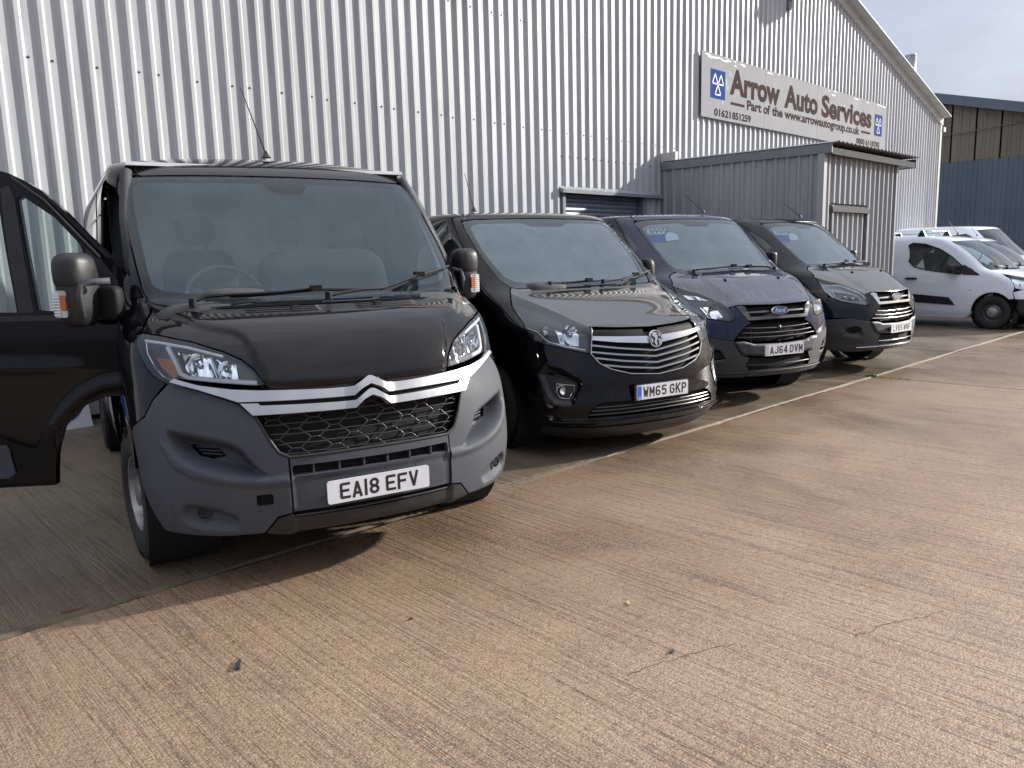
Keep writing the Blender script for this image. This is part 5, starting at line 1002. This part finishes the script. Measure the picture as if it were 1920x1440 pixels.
    MB().prism(ellipse(0, 0, .105, .0425, 36), .004, .019, lambda u, w, d: (d, u, w)).build('badge_face', 'badge_blue', be)
    text_mesh('badge_script', 'Ford', .062, 'chrome', be, Matrix(((0, 0, 1, .0205), (1, 0, 0, -.070), (0, 1, 0, -.021), (0, 0, 0, 1))), .0006, .0006, shear=.35, width=.14)
    LGO = [(0, .617), (.333, .626), (.458, .659), (.560, .664), (.503, .737), (.413, .806), (.348, .828), (0, .826)]
    lg = panel(h, mir(LGO), 'main_grille', 'dark_void', v, off=-.045, thick=-.04, step=.05)
    for z, w in ((.775, .43), (.727, .47), (.685, .52)): pathtube(h, [(-w, z+.012), (-w*.6, z+.002), (0, z-.003), (w*.6, z+.002), (w, z+.012)], .0085, 'grille_slat', fm if rich else 'bronze_black', lg, off=-.012, n=8)
    for s in (-.36, 0, .36): P = h.P(np.array([s, s]), np.array([.63, .815]), -.02); MB().tube([tuple(P[0]), tuple(P[1])], .005, 6).build('grille_rib', 'black_plastic', lg)
    MB().lathe([(0, .012), (.022, .01), (.025, -.02)], tuple(h.P(np.array([0.]), np.array([.775]), -.012)[0]), 'x', 14).build('grille_sensor', 'black_plastic', lg, True)
    sxa = lambda x_, z: abs(h.s_of_x(x_, z, 1))
    ar = lambda a: (sxa(-.98+.40*math.cos(math.radians(a)), .345+.40*math.sin(math.radians(a))), .345+.40*math.sin(math.radians(a)))
    for sg in (-1, 1):
        UPB = [(.570, .668), (.70, .690), (.833, .718), ar(70), (1.09, .90), (1.045, .965), (1.008, .957), (.95, .922), (.85, .892), (.713, .872), (.59, .849), (.520, .886), (.548, .940), (.562, .985), (.53, .998), (.504, .992), (.402, .857), (.36, .835), (.418, .811), (.508, .741)]
        panel(h, UPB if sg > 0 else flip(UPB), 'bumper_upper', mat, v, step=.025)
        LOB = [(.41, .30), (.72, .285), (sxa(-.60, .32), .32), ar(12), ar(28), ar(44), ar(56), (.833, .712), (.70, .685), (.572, .662), (.525, .578), (.474, .512), (.40, .492), (.442, .412), (.412, .365)]
        hol = [(.80, .590), (.71, .575), (.655, .485), (.76, .474), (.90, .495), (.915, .585)][::-1] if not rich else ellipse(.79, .565, .095, .048, 20)
        lb = panel(h, LOB if sg > 0 else flip(LOB), 'bumper_corner', 'dark_plastic', v, holes=[[(sg*a, b) for a, b in hol]], step=.025, edge=.025)
        panel(h, [(sg*a, b) for a, b in hol][::1], 'fog_recess', 'dark_void', lb, off=-.03, thick=0, step=.04)
        if rich: c = h.P(np.array([sg*.86]), np.array([.565]), -.018)[0]; bowl('fog_lamp', 'dull_chrome', lb, tuple(c), .035, .02)
        else:
            m = MB()
            for k in range(4): pathtube(h, [(sg*(.67+.015*k), .492+.022*k), (sg*.905, .500+.022*k)], .006, '', '', None, off=-.012, n=5, mb=m)
            m.build('vent_slat', 'dark_plastic', lb, True)
    panel(h, mir(BEAK), 'plate_panel', 'dark_plastic', v, step=.02); 
    LP = [(0, .300), (.41, .300), (.412, .330), (.41, .362), (.36, .366), (0, .362)]; lp = panel(h, mir(LP), 'bumper_lip', 'dark_plastic', v, off=.006, step=.03)
    lo = panel(h, mir([(0, .360), (.405, .363), (.438, .414), (.395, .490), (.25, .494), (0, .488)]), 'lower_grille', 'dark_void', v, off=-.035, thick=-.03, step=.05)
    pathtube(h, [(-.42, .412), (0, .408), (.42, .412)], .008, 'lower_slat', fm if rich else 'bronze_black', lo, off=-.01)
    pathtube(h, [(-.74, .345), (-.41, .348), (0, .350), (.41, .348), (.74, .345)], .006, 'lip_edge', fm if rich else 'dark_plastic', lp, off=.012)
    plate(v, txt, .555, .036, blue)
    wiper(h, v, [(-.42, 1.336), (-.138, 1.354), (.10, 1.358), (.42, 1.345)], [(-.55, 1.322), (-.3, 1.336), (.0, 1.358)]); wiper(h, v, [(-.10, 1.336), (.30, 1.346), (.60, 1.337)], [(.60, 1.324), (.45, 1.338), (.2, 1.346)])
    aerial(v, -1.62, .30, 2.02, (-.18, -.16, .22) if not rich else (-.20, -.14, .20))
    sp_pts = [('s', 1.050, .972), ('s', 1.047, 1.023), ('s', .992, 1.120), ('s', .955, 1.205), ('s', .957, 1.216), ('s', .858, 1.302), ('s', .762, 1.337), ('s', .708, 1.352), ('s', .743, 1.404), ('s', .758, 1.503), ('s', .771, 1.636), ('s', .779, 1.765), ('s', .786, 1.868), ('s', .777, 1.909), ('s', .752, 1.925), ('s', .752, 1.94), ('s', .747, 1.975), ('s', .717, 2.005),
        ('x', -4.9, 2.005), ('x', -4.96, 1.4), ('x', -4.96, .5), ('x', -4.45, .36)]+arch(-3.91, .345, .40, .40, 3, 177, 12)+[('x', -3.45, .33), ('x', -1.45, .33)]+arch(-.98, .345, .40, .40, 177, 72, 12)+[('s', 1.096, .90)]
    DX = [('x', -1.35, .45), ('x', -2.22, .45), ('x', -2.25, 1.0), ('x', -2.22, 1.86), ('x', -2.1, 1.925), ('x', -1.95, 1.925), ('s', 1.0, 1.905), ('s', .915, 1.855), ('s', .872, 1.747), ('s', .855, 1.598), ('s', .865, 1.48), ('x', -1.20, 1.33), ('x', -1.22, 1.0), ('x', -1.35, .75)]
    WX = [('x', -1.38, 1.36), ('x', -2.12, 1.30), ('x', -2.14, 1.80), ('x', -2.05, 1.87), ('s', 1.12, 1.87), ('s', .99, 1.82), ('s', .935, 1.73), ('s', .915, 1.62)]
    for sd in (-1, 1):
        hole = side_outline(h, DX, sd); sp = panel(h, side_outline(h, sp_pts, sd), 'side_panel', mat, v, holes=[hole], step=.05, zstep=.03, edge=.04)
        wh = side_outline(h, WX, sd); dd = panel(h, hole, 'front_door', mat, v, holes=[wh], off=-.001, thick=.02, step=.05, zstep=.03); panel(h, wh, 'door_window', 'dark_glass', dd, off=-.008, thick=0, step=.06)
        p = h.P(np.array([h.s_of_x(-2.02, 1.10, sd)]), np.array([1.10]), .02)[0]; MB().blob(tuple(p), (.10, .018, .022), .6).build('door_handle', 'black_plastic', dd, True)
        for cx in (-.98, -3.91): MB().lathe([(.40, 0), (.40, -.32*sd)], (cx, sd*.96, .35), 'y', 28).build('wheel_arch', 'dark_void', v, True)
        wheel(v, -.98, sd*.872, .335, .215, .205, sd, 'alloy_dark'); wheel(v, -3.91, sd*.872, .335, .215, .205, sd, 'alloy_dark')
        mm = MB().blob((-1.22, sd*1.00, 1.45), (.075, .042, .090), .42, 18, 12).build('door_mirror', 'black_plastic', v, True); MB().blob((-1.2, sd*.95, 1.36), (.06, .06, .03), .5).build('mirror_arm', 'black_plastic', mm, True)
    # price sticker behind the screen
    def st(q, nm, mt, off, par): return panel(h, q, nm, mt, par, off=off, thick=0, step=.05)
    sk = st([(-.745, 1.690), (-.545, 1.690), (-.485, 1.775), (-.45, 1.835), (-.70, 1.835)], 'price_sticker', 'sticker_blue', -.020, ws)
    st([(-.715, 1.775), (-.495, 1.778), (-.462, 1.838), (-.690, 1.838)], 'price_field', 'sticker_white', -.0185, sk); st([(-.548, 1.697), (-.385, 1.712), (-.363, 1.765), (-.408, 1.798), (-.470, 1.792), (-.520, 1.755)], 'oval_tag', 'sticker_white', -.0185, sk)
    surf_text(h, price, -.722, -.476, 1.782, 1.833, 'price', 'sticker_ink', sk, -.0165)
    cabin(v, 1.28, -.70, -.40, [(-.40, .24), (.40, .46)], .96, .19, bulk=-2.45, half=.84, roofz=1.9)
    MB().box(-2.45, -1.6, -.72, .72, 1.92, 1.935).build('headlining', 'interior_light', v); MB().box(-4.9, -.9, -.68, .68, .24, .33).build('underbody', 'dark_void', v); rear_cap(h, v, mat)
    return v
mid_van(7.369, 3.749, 18.19, 'dark blue van with grey bumper, price in windscreen and plate AJ64 DVM', 'navy_paint', 'AJ64 DVM', 'plate_grey', '£8995', False)
mid_van(10.29, 3.673, 6.2, 'black van with chrome trimmed grilles and plate LV65 WNF, beside the white vans', 'blue_black_paint', 'LV65 WNF', None, '£10995', True)
# ------------------------------------------------------------------ white vans beyond the shed
R5 = [(.22, -.08, .82, .10, .50, 2.4), (.32, .0, .86, .10, .50, 2.4), (.5, .0, .89, .10, .5, 2.5), (.7, -.03, .905, .12, .5, 2.5), (.86, -.10, .905, .14, .52, 2.5), (.95, -.22, .90, .16, .52, 2.6), (1.02, -.45, .895, .14, .46, 2.8), (1.08, -.72, .885, .10, .36, 3), (1.13, -.92, .875, .08, .30, 3.4), (1.4, -1.22, .83, .08, .26, 3.4), (1.66, -1.60, .76, .08, .25, 3.4), (1.74, -1.78, .72, .08, .26, 3.2), (1.79, -2.05, .64, .1, .3, 3)]
def small_van(x, y, hd, label, bars=True, cap=True, name='small_van'):
    h = Hull(R5, 4.38); v = van_root(name, x, y, hd, label, 'white vans beyond the shed')
    S = lambda p, sd: side_outline(h, p, sd)
    panel(h, mir([(0, .87), (.50, .875), (.60, .92), (.80, 1.0), (.86, 1.05), (.80, 1.112), (0, 1.108)]), 'bonnet', 'white_paint', v, step=.03, zstep=.012)
    WS = [(0, 1.118), (.75, 1.122), (.79, 1.17), (.785, 1.4), (.745, 1.64), (.70, 1.675), (0, 1.690)]
    ws = panel(h, mir(WS), 'windscreen', 'windscreen_glass', v, off=-.004, thick=0, step=.05, zstep=.03)
    panel(h, mir([(0, 1.695), (.70, 1.680), (.72, 1.70), (.66, 1.79), (0, 1.79)]), 'roof_header', 'white_paint', v, step=.04, zstep=.015); roofcap(h, v, 'white_paint', .035)
    panel(h, mir([(0, .24), (.7, .24), (.98, .26), (1.10, .40), (1.10, .565), (.6, .565), (0, .56)]), 'front_bumper', 'black_plastic', v, step=.04); panel(h, mir([(0, .57), (.6, .575), (1.14, .575), (1.16, .70), (1.0, .74), (.62, .78), (.5, .865), (0, .86)]), 'bumper_upper', 'white_paint', v, step=.04)
    HLp = [(.52, .872), (.64, .79), (1.0, .75), (1.10, .78), (1.06, .90), (.98, .985), (.84, .99), (.70, .94), (.60, .91)]
    for sd in (-1, 1):
        L = lamp(h, v, sd, HLp, 'hl_silver', .04); c = h.P(np.array([sd*.85]), np.array([.88]), -.02)[0]; bowl('reflector', 'reflector', L, tuple(c), .05, .03)
        c = h.P(np.array([sd*.98]), np.array([.84]), -.02)[0]; bowl('indicator', 'amber', L, tuple(c), .03, .02)
        out = [('s', 1.165, .58), ('s', 1.170, .70), ('s', 1.11, .785), ('s', 1.07, .90), ('s', .99, .992), ('s', .87, 1.05), ('s', .808, 1.115), ('s', .80, 1.17), ('s', .795, 1.4), ('s', .755, 1.64), ('s', .725, 1.70), ('s', .67, 1.79), ('x', -4.3, 1.79), ('x', -4.37, 1.3), ('x', -4.37, .45), ('x', -4.05, .34)]+arch(-3.65, .315, .37, .37, 3, 177, 12)+[('x', -3.2, .20), ('x', -1.40, .20)]+arch(-.92, .315, .37, .385, 188, 42, 14)
        DX = [('x', -1.54, .285), ('x', -2.66, .285), ('x', -2.68, 1.0), ('x', -2.66, 1.64), ('x', -2.60, 1.74), ('x', -2.2, 1.735), ('s', .99, 1.66), ('s', .90, 1.50), ('s', .84, 1.32), ('x', -1.22, 1.12), ('x', -1.36, .985), ('x', -1.44, .60)]
        WX = [('x', -1.50, 1.035), ('x', -2.00, 1.10), ('x', -2.40, 1.19), ('x', -2.52, 1.30), ('x', -2.57, 1.62), ('x', -2.50, 1.665), ('x', -2.25, 1.635), ('x', -1.95, 1.53), ('x', -1.70, 1.37), ('x', -1.50, 1.20)]
        hole = S(DX, sd); wh = S(WX, sd); sp = panel(h, S(out, sd), 'side_panel', 'white_paint', v, holes=[hole], step=.06, zstep=.03, edge=.04)
        dd = panel(h, hole, 'front_door', 'white_paint', v, holes=[wh], off=-.001, thick=.02, step=.06, zstep=.03, edge=.035); gw = panel(h, wh, 'door_window', 'side_glass', dd, off=-.006, thick=0, step=.06)
        pathtube(h, wh+wh[:1], .012, 'window_seal', 'black_plastic', dd, off=.002); q = S([('x', -1.76, 1.06), ('x', -1.79, 1.43)], sd); pathtube(h, q, .010, 'window_divider', 'black_plastic', dd, off=.0)
        tr = S([('x', -1.46, 1.025), ('x', -1.20, 1.015), ('x', -1.16, 1.03), ('x', -1.30, 1.13), ('x', -1.46, 1.22)], sd); panel(h, tr if sd < 0 else tr[::-1], 'corner_trim', 'black_plastic', dd, off=.006, thick=.01, step=.05)
        q = S([('x', -2.55, .66), ('x', -1.70, .59), ('x', -1.58, .44), ('x', -2.60, .50)], sd); panel(h, q, 'rubbing_strip', 'black_plastic', dd, off=.016, thick=.018, step=.06)
        q = S([('x', -2.72, .66), ('x', -3.2, .67), ('x', -3.2, .50), ('x', -2.72, .50)], sd); panel(h, q, 'rubbing_strip', 'black_plastic', sp, off=.016, thick=.018, step=.06)
        p = h.P(np.array([h.s_of_x(-2.43, .955, sd)]), np.array([.955]), .02)[0]; MB().blob(tuple(p), (.12, .02, .022), .5).build('door_handle', 'black_plastic', dd, True)
        p = h.P(np.array([h.s_of_x(-1.30, .75, sd)]), np.array([.75]), .004)[0]; MB().blob(tuple(p), (.03, .008, .012), .6).build('side_repeater', 'hl_silver', sp, True)
        q = S([('x', -2.85, 1.10), ('x', -3.9, 1.10), ('x', -3.9, 1.62), ('x', -2.85, 1.62), ('x', -2.85, 1.10)], sd); pathtube(h, q, .004, 'pressed_panel', 'white_paint', sp, off=.001)
        mi = MB().blob((-1.62, sd*1.02, 1.15), (.075, .12, .09), .55, 18, 12).build('door_mirror', 'black_plastic', v, True); MB().blob((-1.60, sd*.92, 1.08), (.07, .08, .025), .5).build('mirror_arm', 'black_plastic', mi, True)
        for cx in (-.92, -3.65): MB().lathe([(.37, 0), (.37, -.30*sd)], (cx, sd*.875, .32), 'y', 28).build('wheel_arch', 'dark_void', v, True)
        for xx in (-.92, -3.65): wheel(v, xx, sd*.79, .315, .19, .195, sd, 'alloy_dark', 0, 'steel', 'steel')
    if bars:
        for xx in (-2.40, -3.4):
            rb = MB().tube([(xx, -.60, 1.90), (xx, .60, 1.90)], .016, 8).build('roof_bar', 'galv', v, True)
            for sd in (-1, 1): MB().prism([(-.09, 0), (.09, 0), (.02, .13), (-.02, .13)], -.03, .03, lambda u, w, d: (xx+u, sd*.585+d, 1.785+w)).build('bar_foot', 'black_plastic', rb)
    aerial(v, -1.95, 0, 1.82, (-.22, 0, .28)); cabin(v, 1.12, -.95, -.36, [(-.36, .23), (.36, .23)], .86, .18, bulk=-2.65, half=.74, roofz=1.7)
    wiper(h, v, [(-.55, 1.135), (0, 1.15)], [(-.35, 1.118), (-.2, 1.15)]); MB().box(-4.34, -.9, -.62, .62, .22, .30).build('underbody', 'dark_void', v); rear_cap(h, v, 'white_paint')
    return v
small_van(17.47, 3.29, 5., 'nearest white small van with roof bars and black rubbing strip')
small_van(20.35, 3.75, 6., 'white small van behind the one with roof bars', bars=False)
def tall_van(x, y, hd):
    rows = [(z*1.0, xc, w, b, c, n) for z, xc, w, b, c, n in R3]; rows = [(z if z < 1.4 else 1.4+(z-1.4)*1.22, xc if z < 1.4 else xc*1.04, w, b, c, n) for z, xc, w, b, c, n in rows]
    h = Hull(rows, 5.3); zt = h.Z[-1]; v = van_root('panel_van', x, y, hd, 'tall white van furthest away at the end of the row', 'white vans beyond the shed')
    top = lambda z: z if z < 1.4 else 1.4+(z-1.4)*1.22
    panel(h, mir([(0, .60), (1.0, .60), (1.05, 1.0), (.85, 1.298), (.72, 1.345), (0, 1.318)]), 'bonnet', 'white_paint', v, step=.05, zstep=.03); panel(h, mir([(0, .26), (1.0, .30), (1.05, .59), (0, .59)]), 'front_bumper', 'black_plastic', v, step=.05)
    ws = panel(h, mir([(0, 1.33), (.70, 1.35), (.77, top(1.765)), (.75, top(1.90)), (0, top(1.935))]), 'windscreen', 'windscreen_glass', v, off=-.004, thick=0, step=.06)
    panel(h, mir([(0, top(1.94)), (.76, top(1.91)), (.72, zt), (0, zt)]), 'roof_header', 'white_paint', v, step=.05, zstep=.02); roofcap(h, v, 'white_paint', .04)
    for sd in (-1, 1):
        W_ = side_outline(h, [('x', -1.45, 1.34), ('x', -2.2, 1.30), ('x', -2.2, top(1.8)), ('s', 1.12, top(1.84)), ('s', .95, top(1.68))], sd)
        sp = panel(h, side_outline(h, [('s', 1.055, .60), ('s', 1.055, 1.0), ('s', .86, 1.30), ('s', .725, 1.35), ('s', .78, top(1.765)), ('s', .77, top(1.91)), ('s', .725, zt), ('x', -5.2, zt), ('x', -5.28, .5), ('x', -4.7, .36)]+arch(-4.2, .345, .4, .4, 3, 177, 10)+[('x', -1.45, .34)]+arch(-.98, .345, .4, .4, 177, 40, 10), sd), 'side_panel', 'white_paint', v, holes=[W_], step=.06, zstep=.04)
        panel(h, W_, 'door_window', 'dark_glass', sp, off=-.008, thick=0, step=.08)
        pathtube(h, side_outline(h, [('x', -2.5, top(1.55)), ('x', -2.5, top(1.88)), ('x', -5.0, top(1.88)), ('x', -5.0, top(1.55))], sd), .005, 'pressed_panel', 'grey_plastic', sp, off=.002, step=.1)
        for xx in (-.98, -4.2): wheel(v, xx, sd*.87, .335, .215, .205, sd, 'alloy_dark')
    rear_cap(h, v, 'white_paint'); MB().box(-5.2, -.9, -.85, .85, .3, .42).build('underbody', 'dark_void', v); MB().box(-2.45, -2.42, -.85, .85, .4, 2.0).build('bulkhead', 'interior_light', v)
tall_van(24.2, 4.9, 8.)
# ------------------------------------------------------------------ small things on the ground
pbr('weed_green', (.10, .145, .035), .7, noise=(40, .4, 0)); pbr('moss', (.15, .19, .04), .9, noise=(30, .4, 0)); pbr('dead_leaf', (.16, .085, .045), .8); pbr('debris_black', (.035, .038, .045), .45); pbr('straw', (.50, .38, .20), .8)
def weed(name, x, y, n, ht, spread, label, lx=0, mat='weed_green'):
    m = MB()
    for i in range(n):
        bx = random.gauss(0, spread)+random.uniform(-lx, lx)*.0; by = random.uniform(-lx, lx) if lx else random.gauss(0, spread); a = random.uniform(0, 2*math.pi); l_ = ht*random.uniform(.35, 1.); w = random.uniform(.005, .014)
        d = Vector((math.cos(a), math.sin(a), 0)); s_ = Vector((-math.sin(a), math.cos(a), 0)); p = Vector((bx, by, -.01)); t = random.uniform(.2, .8)
        q = [p-s_*w*.5, p+s_*w*.5, p+d*l_*t*.5+Vector((0, 0, l_*.6))+s_*w, p+d*l_*t*.5+Vector((0, 0, l_*.6))-s_*w, p+d*l_*t+Vector((0, 0, l_*.85))]
        m.add([tuple(u) for u in q], [(0, 1, 2, 3), (3, 2, 4)])
    o = m.build(name, mat); o.location = (x, y, 0); return tag(o, label, 'weed', 'weeds in the slab joints')
def joint_x(y): return JX
weed('weed', 9.57, 4.95, 70, .085, .035, 'leafy weed tuft in the joint beside the navy van bumper', .30)
weed('weed', 9.56, 4.62, 16, .16, .03, 'tallest spindly weed in the slab joint', .05)
weed('weed', 9.60, 3.72, 60, .045, .03, 'low weed clump where the two slab joints cross')
weed('weed', 9.58, 3.35, 24, .035, .03, 'small weed patch in the open yard joint', .12)
weed('weed', 16.9, 3.66, 60, .07, .09, 'grass tuft by the white van front wheel')
weed('moss_patch', 1.0, 3.67, 60, .012, .035, 'tiny bright moss patch at the left end of the bay edge', .03, 'moss')
def chip(name, x, y, rz, pts, t, mat, label, cat='debris', tilt=0.):
    o = MB().prism(pts, 0, t, lambda u, w, d: (u, w, d)).build(name, mat); o.location = (x, y, .004); o.rotation_euler = (tilt, 0, rz); return tag(o, label, cat)
chip('debris_strip', 1.11, 2.729, math.radians(62), [(-.035, -.007), (.03, -.009), (.036, 0), (.015, .004), (.009, .010), (-.034, .009)], .009, 'debris_black', 'dark plastic strip lying on the concrete in front')
chip('twig', .80, 3.75, math.radians(-20), [(-.05, -.004), (0, -.010), (.05, -.002), (.05, .003), (0, -.003), (-.05, .004)], .008, 'dead_leaf', 'brown twig lying by the bay edge at left', 'twig')
chip('debris_lump', 2.328, 1.596, .3, ellipse(0, 0, .017, .009, 9), .003, 'debris_black', 'black flattened lump on the concrete right of centre')
chip('wood_chip', 2.548, 1.976, .9, [(-.018, -.004), (.016, -.006), (.02, .003), (-.014, .005)], .004, 'straw', 'pale wood chip on the open concrete', 'wood chip')
chip('dead_leaf', 1.798, 2.56, .2, [(-.012, 0), (-.004, .007), (.011, .004), (.013, -.002), (.002, -.007)], .003, 'debris_black', 'dark leaf on the concrete below the front plate', 'leaf')
# board with a blue oval leaning against the workshop wall
pbr('board_blue', (.04, .06, .34), .5)
bo = MB().box(-.55, .35, -.006, .006, 0, .42).build('leaning_board', 'sticker_white' if False else 'plate_white'); bo.location = (1.80, 8.28, 0); bo.rotation_euler = (math.radians(-14), 0, math.radians(8)); tag(bo, 'white board with a blue oval leaning on the wall behind the open door', 'board')
MB().prism(ellipse(-.10, .20, .38, .165, 40), -.0085, -.0065, lambda u, w, d: (u, d, w)).build('blue_oval', 'board_blue', bo)
